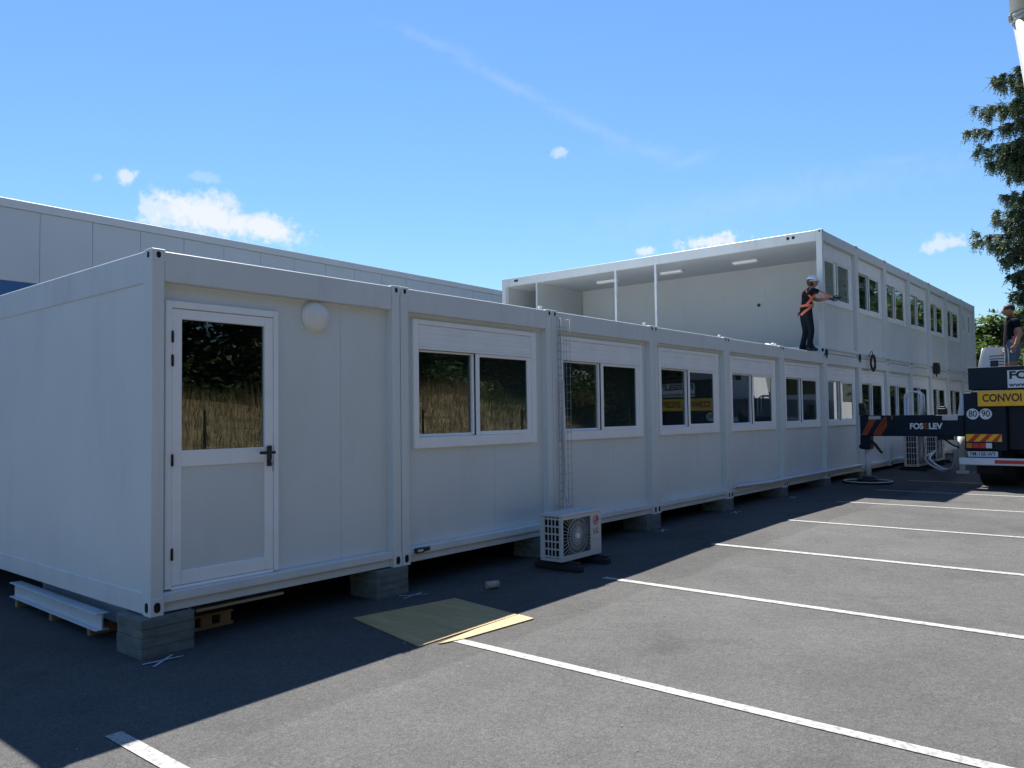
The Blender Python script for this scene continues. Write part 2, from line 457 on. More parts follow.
# door cabin
def door_cabin():
    root = empty('site_cabin', (0, 0, 0))
    frame_mesh(root); long_beam(root, .006, .10); long_beam(root, 2.34, 2.434)
    castings(root); shell(root)
    y0, y1 = FY, FY+.06
    mb = MB()
    dx0, dx1, dz1 = .150, 1.100, 2.31
    mb.box(.1045, dx0, y0, y1, .1525, 2.4545); mb.box(dx0+.0005, dx1-.0005, y0, y1, dz1, 2.4545)
    mb.box(dx1, 1.783, y0, y1, .1525, 2.4545); mb.box(1.788, 2.3355, y0, y1, .1525, 2.4545)
    mb.box(1.7832, 1.7878, y0+.004, y1-.002, .1525, 2.4545)
    mb.build('wall_panel', M['panel'], root)
    mb = MB()
    w = .052
    mb.box(.137, .137+w, .050, .15, .165, 2.325, .004); mb.box(1.112-.045, 1.112, .050, .15, .165, 2.325, .004)
    mb.box(.1895, 1.0665, .050, .15, 2.27, 2.325, .004); mb.box(.1895, 1.0665, .056, .15, .1525, .178, .004)
    mb.build('door_frame', M['white'], root)
    mb = MB()
    lx0, lx1 = .192, 1.064
    y0, y1 = .058, .11
    mb.box(lx0, lx0+.078, y0, y1, .182, 2.266, .004); mb.box(lx1-.078, lx1, y0, y1, .182, 2.266, .004)
    for z0, z1 in ((.182, .285), (1.065, 1.19), (2.19, 2.266)): mb.box(lx0+.0785, lx1-.0785, y0, y1, z0, z1, .004)
    door = mb.build('door', M['white'], root)
    mb = MB(); mb.box(.268, .988, .072, .10, .283, 1.067); mb.build('door_panel', M['panel'], door)
    mb = MB(); mb.box(.268, .988, .082, .086, 1.186, 2.194); mb.build('pane', M['glass'], door)
    mb = MB()
    mb.box(1.000, 1.045, .040, .0575, 1.03, 1.20, .006)
    mb.cyl((1.022, .042, 1.145), (1.022, -.012, 1.145), .012, n=12)
    mb.cyl((1.035, -.010, 1.145), (.900, -.010, 1.145), .013, n=12)
    mb.cyl((1.022, .043, 1.075), (1.022, .030, 1.075), .012, n=12)
    mb.build('handle', M['black'], door)
    mb = MB(); mb.box(1.0205, 1.0235, .012, .036, 1.066, 1.084); mb.cyl((1.024, .012, 1.07), (1.030, .010, .99), .006, .004, 8); mb.build('key', M['galv'], door)
    for z in (2.05, 1.87, .42, 1.12):
        mb = MB(); mb.cyl((.1895, .046, z-.045), (.1895, .046, z+.045), .008, n=10); mb.box(.180, .199, .044, .052, z-.036, z+.036); mb.build('hinge', M['black'], door)
    # bulkhead lamp
    mb = MB(); mb.cyl((1.505, .0895, 2.315), (1.505, .070, 2.315), .138, .142, 28)
    lamp = mb.build('wall_lamp', M['white'], root)
    mb = MB(); mb.ball((1.505, .068, 2.315), .137, .062, .137, 28); mb.build('lamp_shade', M['lampwhite'], lamp)
    return root
c0 = door_cabin()
tag(c0, 'grey-white site cabin with glazed door and round lamp at the near end', 'site cabin', 'ground floor site cabins')
c1 = window_cabin('site_cabin'); c1.location = (W, 0, 0)
tag(c1, 'ground floor window cabin directly beside the door cabin, with large shuttered window', 'site cabin', 'ground floor site cabins')
ground_labels = {
 2: 'ground floor window cabin with wire cable tray and small air unit at its left post',
 3: 'ground floor window cabin next right of the cable tray cabin',
 4: 'ground floor window cabin where the long white conduit on the rail begins',
 5: 'ground floor window cabin just left of the worker, roof still bare',
 6: 'ground floor window cabin right under the open-sided upper cabin',
 7: 'ground floor window cabin under the hanging black cable coil',
 8: 'ground floor window cabin behind the outrigger beam, right of the coil cabin',
 9: 'ground floor window cabin behind the outrigger beam, fourth from the far end',
 10: 'ground floor window cabin behind the outrigger beam, third from the far end',
 11: 'ground floor window cabin behind the crane truck, second from the far end',
 12: 'last ground floor window cabin at the far end of the row'}
for k in range(2, 13):
    c = copy_tree(c1); c.location = (k*W, 0, 0); tag(c, ground_labels[k])
UZ = H + .012
upper_labels = {
 7: 'upper floor window cabin immediately right of the open-sided one',
 8: 'third upper floor cabin from the open side, third window along',
 9: 'fourth upper floor cabin from the open side, in mid-row',
 10: 'third from last upper floor cabin before the trees',
 11: 'second to last upper floor cabin, its window mirroring bright sky'}
for k in range(7, 12):
    c = copy_tree(c1); c.location = (k*W, 0, UZ); tag(c, upper_labels[k], group='upper floor site cabins')
# last upper cabin: narrow high windows
root = empty('site_cabin', (12*W, 0, UZ))
frame_mesh(root); long_beam(root, .006, .10); long_beam(root, 2.34, 2.434); castings(root); shell(root)
mb = MB(); y0, y1 = FY, FY+.06
mb.box(.1045, .30, y0, y1, .1525, 2.4545); mb.box(.7505, 1.4, y0, y1, .1525, 2.4545); mb.box(1.8505, 2.3355, y0, y1, .1525, 2.4545)
for a in (.3005, 1.4005):
    mb.box(a, a+.4495, y0, y1, .1525, 1.55); mb.box(a, a+.4495, y0, y1, 2.25, 2.4545)
mb.build('wall_panel', M['panel'], root)
for a in (.29, 1.39):
    mb = MB(); ring(mb, a, a+.47, 1.54, 2.26, .06, .14, .05); w = mb.build('window', M['white'], root)
    mb = MB(); mb.box(a+.048, a+.422, .09, .094, 1.588, 2.212); mb.build('pane', M['glass'], w)
tag(root, 'last upper floor cabin at the far corner, with two narrow windows', 'site cabin', 'upper floor site cabins')

# open-sided upper cabin
root = empty('site_cabin', (6*W, 0, UZ))
frame_mesh(root); castings(root); wall_window(root); add_window(root)
mb = MB(); mb.box(.004, .10, .1305, D-.1305, 2.455, H-.003, .006); sb = mb.build('side_beam', M['cabin'], root)
for yy in (.62, .74, 8.55, 8.62):
    mb = MB(); mb.cyl((.008, yy, 2.585), (-.003, yy, 2.585), .034, n=14); mb.build('lashing_hole', M['hole'], sb)
long_beam(root, 2.34, 2.434)
mb = MB(); mb.box(.06, 2.38, .15, D-.15, 2.60, 2.655); mb.build('roof', M['cabin'], root)
mb = MB(); mb.box(.1225, 2.32, .14, D-.14, .10, .155); mb.build('floor', M['floor_in'], root)
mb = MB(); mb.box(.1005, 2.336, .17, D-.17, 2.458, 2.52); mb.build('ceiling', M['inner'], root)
mb = MB()
cuts = [.1305, 1.05, 2.2, 3.35, 4.5, 5.65, 6.8, 7.89]
for i in range(len(cuts)-1): mb.box(2.30, 2.345, cuts[i]+.002, cuts[i+1]-.002, .156, 2.457)
mb.box(2.305, 2.34, .1305, 7.89, .156, 2.457)
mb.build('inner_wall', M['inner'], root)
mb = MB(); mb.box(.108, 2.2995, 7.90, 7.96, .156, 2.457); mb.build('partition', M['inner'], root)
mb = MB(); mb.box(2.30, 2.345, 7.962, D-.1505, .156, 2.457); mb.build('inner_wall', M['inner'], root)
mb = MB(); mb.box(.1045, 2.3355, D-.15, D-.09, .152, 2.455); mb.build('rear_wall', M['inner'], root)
for yy in (5.27, 4.10):
    mb = MB(); mb.box(.018, .078, yy-.03, yy+.03, .161, 2.4545, .004); mb.box(.01, .09, yy-.05, yy+.05, .1605, .17); mb.build('support_post', M['steelwhite'], root)
for yy in (2.23, 4.25, 6.25):
    mb = MB(); mb.box(1.08, 1.26, yy-.32, yy+.32, 2.40, 2.4575, .015); lt = mb.build('ceiling_light', M['white'], root)
    mb = MB(); mb.box(1.095, 1.245, yy-.30, yy+.30, 2.388, 2.3995, .008); mb.build('diffuser', M['lampwhite'], lt)
mb = MB(); mb.box(2.282, 2.2995, 2.35, 2.43, 1.45, 1.53, .004); mb.build('wall_socket', M['black'], root)
tag(root, 'open-sided upper cabin showing its bare white interior and ceiling lights', 'site cabin', 'upper floor site cabins')

# ------------------------------------------------------------------ support blocks
blk_lab = {0: 'dark block stack carrying the near outer corner of the door cabin',
 1: 'dark block stack below the joint between door cabin and first window cabin',
 2: 'dark block stack behind the small near air unit, below the cable tray joint',
 3: 'dark block stack first to the right of the small near air unit',
 4: 'dark block stack at the left end of the white conduit',
 5: 'dark block stack, first one right of where the conduit begins',
 6: 'dark block stack below the open-sided upper cabin corner',
 7: 'dark block stack behind the round outrigger mat'}
def block_stack(k, x0, x1):
    root = empty('block_stack', ((x0+x1)/2, .17, gz((x0+x1)/2, .1)))
    w = (x1-x0)/2
    h = -root.location.z - .006
    n = 4
    for i in range(n):
        mb = MB(); j = random.uniform(-.006, .006)
        mb.box(-w+j, w+j, -.19+j*.7, .20, h*i/n + (.0015 if i else -.004), h*(i+1)/n, .003)
        mb.build('support_block', M['block'], root)
    tag(root, blk_lab[k], 'support block', 'block stacks under the cabin joints')
for k in range(8):
    if k == 0: block_stack(k, -.065, .335)
    else: block_stack(k, k*W-.33, k*W+.06)

# ------------------------------------------------------------------ things on the ground near the cabins
# white steel beam
mb = MB()
bx, bz = -.10, -.205
L_ = 1.95
mb.box(-.0, .012, 0, L_, .006, .124)                      # near web
mb.box(-.045, .055, -.002, L_+.002, .1245, .132, .002); mb.box(-.045, .055, -.002, L_+.002, -.002, .0055, .002)
o = mb.build('steel_beam', M['steelwhite'], None, (-.02, .74, -.205)); o.rotation_euler = (0, 0, R(-1.0))
tag(o, 'outer white steel beam lying on wood bits under the near cabin side', 'steel beam')
mb = MB()
mb.box(-.0, .012, 0, 1.8, .006, .124); mb.box(-.05, .06, -.002, 1.802, .1245, .132, .002); mb.box(-.05, .06, -.002, 1.802, -.002, .0055, .002)
o = mb.build('steel_beam', M['steelwhite'], None, (.21, .82, -.205)); o.rotation_euler = (0, 0, R(-.6))
tag(o, 'inner white steel beam lying behind the outer one under the near cabin', 'steel beam')
for i, yy in enumerate((.98, 1.75, 2.55)):
    mb = MB(); mb.box(-.02, .34, yy-.03, yy+.03, gz(0, yy)-.004, -.2085, .004)
    o = mb.build('timber_batten', M['pallet'])
    tag(o, ('wooden batten under the near end of the white steel beams', 'wooden batten under the middle of the white steel beams', 'wooden batten under the far end of the white steel beams')[i], 'batten', 'battens under the steel beams')
# pallet below the door
root = empty('wooden_pallet', (.42, .36, gz(.6, .4)))
mb = MB()
for x in (0, .17, .34): mb.box(x, x+.1, 0, 1.1, .03, .10, .003)
mb.build('bearer', M['pallet'], root)
mb = MB()
for y in (0, .2, .4, .6, .8): mb.box(-.02, .46, y, y+.12, .1005, .122, .003)
mb.box(-.02, .46, 0, .1, -.003, .0295, .003); mb.box(-.02, .46, .95, 1.05, -.003, .0295, .003)
mb.build('deck_board', M['pallet'], root)
tag(root, 'small wooden pallet on the asphalt below the door', 'pallet')
mb = MB(); mb.box(.50, 1.30, .26, .40, -.10, -.075, .004)
o = mb.build('steel_angle', M['steelwhite']); 
mbz = MB()
tag(o, 'pale metal plank on top of the pallet below the door', 'plank')
# plywood sheets
def sheet_board(name, corners, th, lab, lift=.004):
    mb = MB()
    pts = [(x, y, gz(x, y)+lift) for x, y in corners]
    mb.prism(pts, (0, 0, th))
    o = mb.build(name, M['wood']); tag(o, lab, 'plywood sheet', 'plywood sheets on the asphalt'); return o
sheet_board('plywood_sheet', [(1.548, -.369), (1.311, -1.42), (2.421, -1.433), (2.55, -.588)], .006, 'large weathered plywood sheet lying flat, mostly in shadow')
sheet_board('plywood_sheet', [(1.437, -1.490), (1.638, -1.552), (2.405, -1.627), (2.43, -1.445), (1.9, -1.45)], .008, 'narrow pale plywood offcut in the sun along the shadow line', .003)
# rolling can
mb = MB()
a = Vector((3.02, -.56, 0)); b = Vector((3.125, -.615, 0))
a.z = gz(a.x, a.y)+.037; b.z = gz(b.x, b.y)+.037
d = (b-a).normalized()
mb.cyl(a, b, .035, n=20); mb.cyl(a-d*.004, a+d*.006, .037, n=20); mb.cyl(b-d*.006, b+d*.004, .037, n=20); mb.cyl(b+d*.0042, b+d*.005, .029, n=20, mi=1)
tag(mb.build('cardboard_tube', [M['paper'], M['pallet']]), 'short pale brown tube lying on the shaded asphalt by the plywood', 'tube')
# loose grit on the asphalt
rg = random.Random(12); mb = MB()
for i in range(130):
    x = rg.uniform(-1.2, 16); y = -rg.uniform(.1, 5.2)
    s = rg.uniform(.002, .006)
    mb.box(x-s, x+s, y-s*.8, y+s*.8, gz(x, y)-.002, gz(x, y)+s*1.2, s*.3, Matrix.Rotation(rg.uniform(0, 3), 4, 'Z'))
tag(mb.build('loose_grit', M['crate']), 'scattered pale grit and small stones on the asphalt', 'grit', kind='stuff')
# ------------------------------------------------------------------ air conditioner units
def ac_unit(w, h, d, z_feet=.10):
    root = empty('air_conditioner')
    mb = MB()
    t = .012
    # casing: back, top, base, right side, front frame, left frame
    mb.box(0, w, 0, d, z_feet, z_feet+.03, .004); mb.box(-.004, w+.004, -.004, d+.004, z_feet+h-.03, z_feet+h, .006)
    mb.box(0, w, d-t, d, z_feet+.0305, z_feet+h-.0305); mb.box(w-t, w, t, d-t-.0005, z_feet+.0305, z_feet+h-.0305)
    fx = w*.72
    mb.box(fx, w, 0, t, z_feet+.0305, z_feet+h-.0305, .003)
    mb.box(0, .03, 0, t+.03, z_feet+.0305, z_feet+h-.0305, .003)
    mb.box(.0305, fx-.0005, 0, t, z_feet+.0305, z_feet+.06); mb.box(.0305, fx-.0005, 0, t, z_feet+h-.06, z_feet+h-.0305)
    mb.box(0, t, d-t-.05, d-t-.0005, z_feet+.0305, z_feet+h-.0305)
    case = mb.build('casing', M['acbody'], root)
    # left slotted side
    mb = MB()
    nb = 5
    for i in range(nb+1):
        z = z_feet+.05+(h-.10)*i/nb
        mb.box(-.001, .008, .042, d-t-.05, z-.008, z+.008)
    for i in range(1, 4):
        y = .042+(d-t-.092)*i/4
        mb.box(.0, .007, y-.006, y+.006, z_feet+.031, z_feet+h-.031)
    mb.build('side_grille', M['acbody'], root)
    mb = MB(); mb.box(.05, .056, .05, d-t-.002, z_feet+.032, z_feet+h-.032); mb.box(.06, fx, .10, .106, z_feet+.032, z_feet+h-.032); mb.build('coil', M['black'], root)  # side coil, plus a black backing added as shade behind the fan
    # fan grille with radiating bars
    cx, cz = .03+(fx-.03)/2, z_feet+h/2
    mb = MB()
    rx, rz = (fx-.03)/2-.004, h/2-.062
    for i in range(40):
        a = 2*math.pi*i/40
        c, s = math.cos(a), math.sin(a)
        m_ = min(rx/abs(c) if abs(c) > 1e-6 else 9, rz/abs(s) if abs(s) > 1e-6 else 9)
        mb.cyl((cx+c*.04, -.004, cz+s*.04), (cx+c*m_, .004, cz+s*m_), .0032, n=4, cap=False)
    for k in (1, 2, 3, 4):
        rr = min(rx, rz)*k/4
        mb.tube([(cx+math.cos(2*math.pi*i/32)*rr, -.004, cz+math.sin(2*math.pi*i/32)*rr) for i in range(32)], .0035, 4, closed=True)
    mb.build('fan_grille', M['acbody'], root)
    mb = MB(); mb.cyl((cx, .004, cz), (cx, -.012, cz), .034, .030, 20); mb.build('grille_hub', M['signwhite'], root)
    mb = MB()
    for i in range(3):
        a = 2*math.pi*i/3
        mb.box(cx+.10*math.cos(a)-.07, cx+.10*math.cos(a)+.07, .05, .056, cz+.10*math.sin(a)-.05, cz+.10*math.sin(a)+.05, .0, Matrix.Rotation(-a, 4, 'Y'))
    mb.cyl((cx, .09, cz), (cx, .03, cz), .05, n=14)
    mb.build('fan', M['black'], root)
    # logo
    lx = fx+(w-fx)/2; lz = z_feet+h-.12*h/.5
    mb = MB(); mb.cyl((lx, .002, lz), (lx, -.003, lz), .055, n=28)
    lg = mb.build('logo', M['acred'], root)
    mb = MB()
    pts = [(lx+.040*math.cos(a), -.0045, lz+.040*math.sin(a)) for a in [math.pi/2+ (2*math.pi*.75)*i/24 for i in range(25)]]
    mb.tube(pts, .0035, 5); mb.tube([(lx, -.0045, lz+.022), (lx, -.0045, lz-.018), (lx+.016, -.0045, lz-.018)], .003, 5); mb.cyl((lx-.018, -.002, lz+.014), (lx-.018, -.006, lz+.014), .006, n=8)
    mb.build('logo_mark', M['signwhite'], lg)
    text('lettering', 'LG', .085, M['acgrey'], root, Matrix.Translation((lx-.058, -.002, lz-.12)) @ Matrix.Rotation(R(90), 4, 'X'), .001, .002)
    mb = MB(); mb.box(fx+.02, w-.02, -.002, .002, z_feet+h*.34, z_feet+h*.345); mb.build('trim_line', M['acgrey'], root)
    # feet
    for x in (.06, w-.16):
        mb = MB(); mb.box(x, x+.10, -.17, d+.14, 0, z_feet-.028, .012); mb.box(x+.03, x+.07, -.15, d+.12, z_feet-.0275, z_feet-.0005, .003)
        mb.build('foot', M['rubber'], root)
    return root
ac = ac_unit(.75, .50, .29)
ac.location = (4.05, -.71, gz(4.1, -.7)+.002)
tag(ac, 'small air conditioner on black rubber feet, nearest unit, below the cable tray', 'air conditioner', 'air conditioners along the cabins')
ac2 = ac_unit(.95, .82, .33); ac2.location = (19.2, -.72, gz(18.8, -.5)+.002)
tag(ac2, 'tall air conditioner seen just below the lettered outrigger beam', 'air conditioner', 'air conditioners along the cabins')
ac3 = ac_unit(.95, .70, .33); ac3.location = (21.55, -.66, gz(21, -.5)+.002)
tag(ac3, 'farthest air conditioner, between the tall unit and the truck', 'air conditioner', 'air conditioners along the cabins')

# cable tray down the joint
root = empty('cable_tray', (5.03, -.03, -.1))
mb = MB()
for x in (-.085, -.035, .045, .095): mb.cyl((x, 0, .38), (x, 0, 2.70), .0025, n=5)
for x in (-.085, .095): mb.cyl((x, -.055, .38), (x, -.055, 2.70), .0025, n=5)
for i in range(24):
    z = .42+i*.0985
    mb.tube([(-.085, -.055, z), (-.085, .002, z), (.095, .002, z), (.095, -.055, z)], .0022, 4)
mb.build('wire_mesh', M['galv'], root)
mb = MB(); mb.tube([(-.02, -.02, 1.95), (-.012, -.025, 1.5), (-.002, -.025, 1.0), (.002, -.025, .55), (-.01, -.06, .42), (-.06, -.22, .38)], .019, 8); mb.build('pipe_sleeve', M['steelwhite'], root)
mb = MB(); mb.tube([(-.05, -.018, 2.68), (-.045, -.02, 2.0), (-.05, -.02, 1.2), (-.04, -.02, .6), (-.08, -.2, .34)], .006, 6); mb.build('cable', M['acbody'], root)
tag(root, 'wire mesh cable tray running down the cabin joint to the small air conditioner', 'cable tray')
# conduit on the bottom rails
mb = MB()
pts = []
for i in range(57):
    x = 9.86+7.1*i/56
    z = .150+.020*math.sin(i*.35)*math.exp(-i*.10)+.03*math.exp(-i*.6)
    pts.append((x, -.022, z+.01))
mb.tube(pts, .030, 10)
tag(mb.build('conduit', M['steelwhite']), 'long white plastic conduit lying along the cabins\' bottom rail', 'conduit')
# coil of black cable
mb = MB()
pts = []
for i in range(7*26+1):
    a = 2*math.pi*i/26; rr = .165+.012*math.sin(a*2.3+i*.03)+.010*math.sin(i*.7)
    pts.append((rr*math.cos(a)*1.05, -.01-.012*(i//26 % 3)+.006*math.sin(i*.5), rr*math.sin(a)*1.1-.02))
mb.tube(pts, .014, 6)
mb.tube([(.0, -.02, .17), (-.10, -.03, .27), (-.25, -.03, .23), (-.32, -.02, .12)], .009, 6)
tag(mb.build('cable_coil', M['coilblack'], None, (17.88, -.06, 2.62)), 'coil of black cable hanging on the cabin joint between the floors', 'cable coil')
mb = MB(); mb.box(24.55, 24.85, -.14, -.012, 2.55, 2.90, .01); mb.box(24.6, 24.8, -.16, -.1405, 2.62, 2.8, .006); mb.cyl((24.7, -.07, 2.55), (24.7, -.07, 2.47), .02, n=8)
tag(mb.build('junction_box', M['black']), 'black box fixed between the two floors near the far end', 'junction box')
for i, (x, lab) in enumerate(((14.66, 'black strap clamp at the corner foot of the open-sided upper cabin'), (17.02, 'dark clamp between the floors left of the cable coil'))):
    mb = MB(); mb.box(x-.05, x+.05, -.045, -.006, 2.64, 2.76, .008); mb.cyl((x, -.05, 2.70), (x, -.03, 2.70), .02, n=8); mb.box(x-.015, x+.015, -.04, -.02, 2.58, 2.6395)
    tag(mb.build('joint_clamp', M['black']), lab, 'clamp', 'clamps between the floors')
mb = MB()
for i in range(7): mb.ball((12.35+random.uniform(-.1, .1), .35+random.uniform(-.12, .12), 2.72), random.uniform(.04, .08), random.uniform(.04, .08), random.uniform(.03, .07), 8)
tag(mb.build('plastic_sheet', M['steelwhite']), 'crumpled scrap of pale plastic on the cabin roof left of the worker', 'plastic scrap')
# clip on bottom rail
mb = MB(); mb.box(2.60, 2.72, -.022, .0085, .092, .142, .006); mb.box(2.725, 2.80, -.016, .0085, .10, .138, .005)
mb.box(2.625, 2.695, -.0245, -.02, .107, .128, mi=1)
tag(mb.build('rail_clip', [M['black'], M['steelwhite']]), 'small black connector on the bottom rail of the first window cabin', 'connector')

# ------------------------------------------------------------------ people
def person(name, joints, edges, radii, bones, mats, root_joint='pelvis', head=None):
    """skinned continuous body; bones = (a, b, material index)"""
    names = list(joints)
    me = bpy.data.meshes.new(name+'_cage')
    me.from_pydata([joints[n] for n in names], [(names.index(a), names.index(b)) for a, b in edges], [])
    o = bpy.data.objects.new(name+'_cage', me); COL.objects.link(o)
    md = o.modifiers.new('skin', 'SKIN'); md.use_smooth_shade = True
    sv = me.skin_vertices[0].data
    for i, n in enumerate(names):
        r = radii[n]; sv[i].radius = r if isinstance(r, tuple) else (r, r)
        sv[i].use_root = (n == root_joint)
    ss = o.modifiers.new('sub', 'SUBSURF'); ss.levels = 2; ss.render_levels = 2
    dg = bpy.context.evaluated_depsgraph_get()
    ev = o.evaluated_get(dg)
    m2 = bpy.data.meshes.new_from_object(ev)
    bpy.data.objects.remove(o)
    m2.name = name
    m2.materials.clear()
    for m in mats: m2.materials.append(m)
    segs = [(Vector(joints[a]), Vector(joints[b]), mi) for a, b, mi in bones]
    for f in m2.polygons:
        c = f.center; best = (9e9, 0)
        for A, B, mi in segs:
            t = max(0, min(1, (c-A).dot(B-A)/max((B-A).length_squared, 1e-9)))
            dd = (c-(A+(B-A)*t)).length
            if dd < best[0]: best = (dd, mi)
        f.material_index = best[1]; f.use_smooth = True
    if head:
        bm = bmesh.new(); bm.from_mesh(m2)
        c, fwd, tilt = head
        fwd = Vector(fwd).normalized()
        right = fwd.cross(Vector((0, 0, 1))).normalized(); up = right.cross(fwd)
        rot = Matrix((right, fwd, up)).transposed().to_4x4()
        T = Matrix.Translation(c) @ rot
        r = bmesh.ops.create_uvsphere(bm, u_segments=20, v_segments=14, radius=1.0, matrix=Matrix.Identity(4))
        vs = r['verts']
        for v in vs:
            x, y, z = v.co
            wid = .074*(1-.18*max(0, -z)) ; dep = .092
            v.co = Vector((x*wid, y*dep+(.012 if z < 0 and y > 0 else 0), z*.118))
            if y > .75 and abs(x) < .25 and -.35 < z < .15: v.co.y += .020*(1-abs(x)/.25)*(1-(z+.35)*.6)
            if y > .5 and abs(z-.08) < .12 and .25 < abs(x) < .7: v.co.y -= .006
            v.co = T @ v.co
        for f in {f for v in vs for f in v.link_faces}: f.material_index = 0; f.smooth = True
        for sx in (-1, 1):   # ears
            r = bmesh.ops.create_uvsphere(bm, u_segments=8, v_segments=6, radius=1.0, matrix=T @ Matrix.Translation((sx*.074, -.008, -.005)) @ Matrix.Diagonal((.010, .020, .032, 1)))
            for f in {f for v in r['verts'] for f in v.link_faces}: f.material_index = 0; f.smooth = True
        bm.to_mesh(m2); bm.free()
    ob = bpy.data.objects.new(name, m2); COL.objects.link(ob)
    return ob

def hand(joints, edges, radii, bones, wrist, pre, direction, side, mi, curl=.3):
    """palm + five bent fingers; direction = finger direction, side = across the palm (thumb side)"""
    d = Vector(direction).normalized(); s = Vector(side); s = (s-d*s.dot(d)).normalized(); n = d.cross(s)
    w = Vector(joints[wrist])
    palm = w+d*.055
    joints[pre+'palm'] = tuple(palm); radii[pre+'palm'] = (.034, .018); edges.append((wrist, pre+'palm')); bones.append((wrist, pre+'palm', mi))
    for i, (off, ln) in enumerate(((.030, .070), (.010, .080), (-.010, .074), (-.030, .058))):
        a = palm+d*.035+s*off
        b = a+d*ln*.55+n*ln*curl*.4; c = b+d*ln*.40+n*ln*curl*.9
        for j, p in enumerate((a, b, c)):
            joints[f'{pre}f{i}{j}'] = tuple(p); radii[f'{pre}f{i}{j}'] = (.0095, .0085, .007)[j]
        edges += [(pre+'palm', f'{pre}f{i}0'), (f'{pre}f{i}0', f'{pre}f{i}1'), (f'{pre}f{i}1', f'{pre}f{i}2')]
        bones += [(pre+'palm', f'{pre}f{i}0', mi), (f'{pre}f{i}0', f'{pre}f{i}2', mi)]
    a = w+d*.03+s*.035; b = a+d*.035+s*.022; c = b+d*.030+n*.01
    for j, p in enumerate((a, b, c)):
        joints[f'{pre}t{j}'] = tuple(p); radii[f'{pre}t{j}'] = (.013, .010, .008)[j]
    edges += [(wrist, f'{pre}t0'), (f'{pre}t0', f'{pre}t1'), (f'{pre}t1', f'{pre}t2')]
    bones += [(f'{pre}t0', f'{pre}t2', mi)]

def straps(parent, body_pts, name, m, w=.045):
    pass

# --- worker on the roof: local frame, +x = facing direction, +y = his left, z up from the roof
J = {'pelvis': (0, 0, .86), 'belly': (.015, 0, .99), 'chest': (.05, 0, 1.18), 'uchest': (.07, 0, 1.29), 'neck': (.10, 0, 1.37), 'headb': (.125, 0, 1.43),
     'hipr': (0, -.085, .82), 'kneer': (.055, -.11, .46), 'ankr': (.0, -.12, .09), 'heelr': (-.045, -.12, .04), 'toer': (.17, -.14, .035),
     'hipl': (0, .085, .82), 'kneel': (.03, .10, .46), 'ankl': (-.06, .10, .09), 'heell': (-.105, .10, .04), 'toel': (.11, .12, .035),
     'shr': (.075, -.175, 1.31), 'elr': (.27, -.235, 1.20), 'wrr': (.45, -.22, 1.14),
     'shl': (.075, .175, 1.31), 'ell': (.27, .10, 1.13), 'wrl': (.43, -.08, 1.13)}
Ed = [('pelvis', 'belly'), ('belly', 'chest'), ('chest', 'uchest'), ('uchest', 'neck'), ('neck', 'headb'), ('pelvis', 'hipr'), ('hipr', 'kneer'), ('kneer', 'ankr'), ('ankr', 'toer'), ('ankr', 'heelr'),
      ('pelvis', 'hipl'), ('hipl', 'kneel'), ('kneel', 'ankl'), ('ankl', 'toel'), ('ankl', 'heell'), ('uchest', 'shr'), ('shr', 'elr'), ('elr', 'wrr'), ('uchest', 'shl'), ('shl', 'ell'), ('ell', 'wrl')]
Rd = {'pelvis': (.15, .115), 'belly': (.14, .105), 'chest': (.155, .115), 'uchest': (.14, .10), 'neck': .056, 'headb': .052,
      'hipr': .098, 'kneer': .066, 'ankr': .055, 'heelr': .042, 'toer': (.045, .032), 'hipl': .098, 'kneel': .066, 'ankl': .055, 'heell': .042, 'toel': (.045, .032),
      'shr': .062, 'elr': .043, 'wrr': .031, 'shl': .062, 'ell': .043, 'wrl': .031}
# materials: 0 skin 1 shirt 2 trousers 3 boots/gloves
Bn = [('pelvis', 'belly', 2), ('belly', 'chest', 1), ('chest', 'uchest', 1), ('uchest', 'neck', 1), ('neck', 'headb', 0), ('pelvis', 'hipr', 2), ('hipr', 'kneer', 2), ('kneer', 'ankr', 2), ('heelr', 'toer', 3),
      ('pelvis', 'hipl', 2), ('hipl', 'kneel', 2), ('kneel', 'ankl', 2), ('heell', 'toel', 3), ('uchest', 'shr', 1), ('uchest', 'shl', 1)]
for s in 'rl':
    a, b = Vector(J['sh'+s]), Vector(J['el'+s])
    J['mid'+s] = tuple(a+(b-a)*.55); Rd['mid'+s] = .050
    Ed.remove(('sh'+s, 'el'+s)); Ed += [('sh'+s, 'mid'+s), ('mid'+s, 'el'+s)]
    Bn += [('sh'+s, 'mid'+s, 1), ('mid'+s, 'el'+s, 0), ('el'+s, 'wr'+s, 0)]
hand(J, Ed, Rd, Bn, 'wrr', 'hr_', (1, -.25, -.25), (0, .4, .8), 3, .35)
hand(J, Ed, Rd, Bn, 'wrl', 'hl_', (1, -.2, -.2), (0, -.3, .8), 3, .35)
wk = person('person', J, Ed, Rd, Bn, [M['skin'], M['navycloth'], M['workcloth'], M['black']], head=(Vector((.155, 0, 1.505)), (1, -.12, -.28), 0))
wk.location = (14.22, .24, H+.004); wk.rotation_euler = (0, 0, R(-50)); wk.scale = (1.06, 1.16, 1.0)
tag(wk, 'worker in white helmet and orange harness standing on the cabin roof reaching forward', 'person')
hc = Vector((.150, 0, 1.535))
mb = MB()
rot = Matrix.Rotation(R(14), 4, 'Y')
r = bmesh.ops.create_uvsphere(mb.bm, u_segments=24, v_segments=14, radius=1.0, matrix=Matrix.Identity(4))
for v in list(r['verts']):
    if v.co.z < -.12: mb.bm.verts.remove(v)
for v in mb.bm.verts: v.co = Matrix.Translation(hc) @ rot @ Vector((v.co.x*.125, v.co.y*.100, v.co.z*.115))
for f in mb.bm.faces: f.smooth = True
mb.cyl(hc+Vector((.02, 0, -.018)), hc+Vector((.02, 0, -.008)), .128, .120, 24)
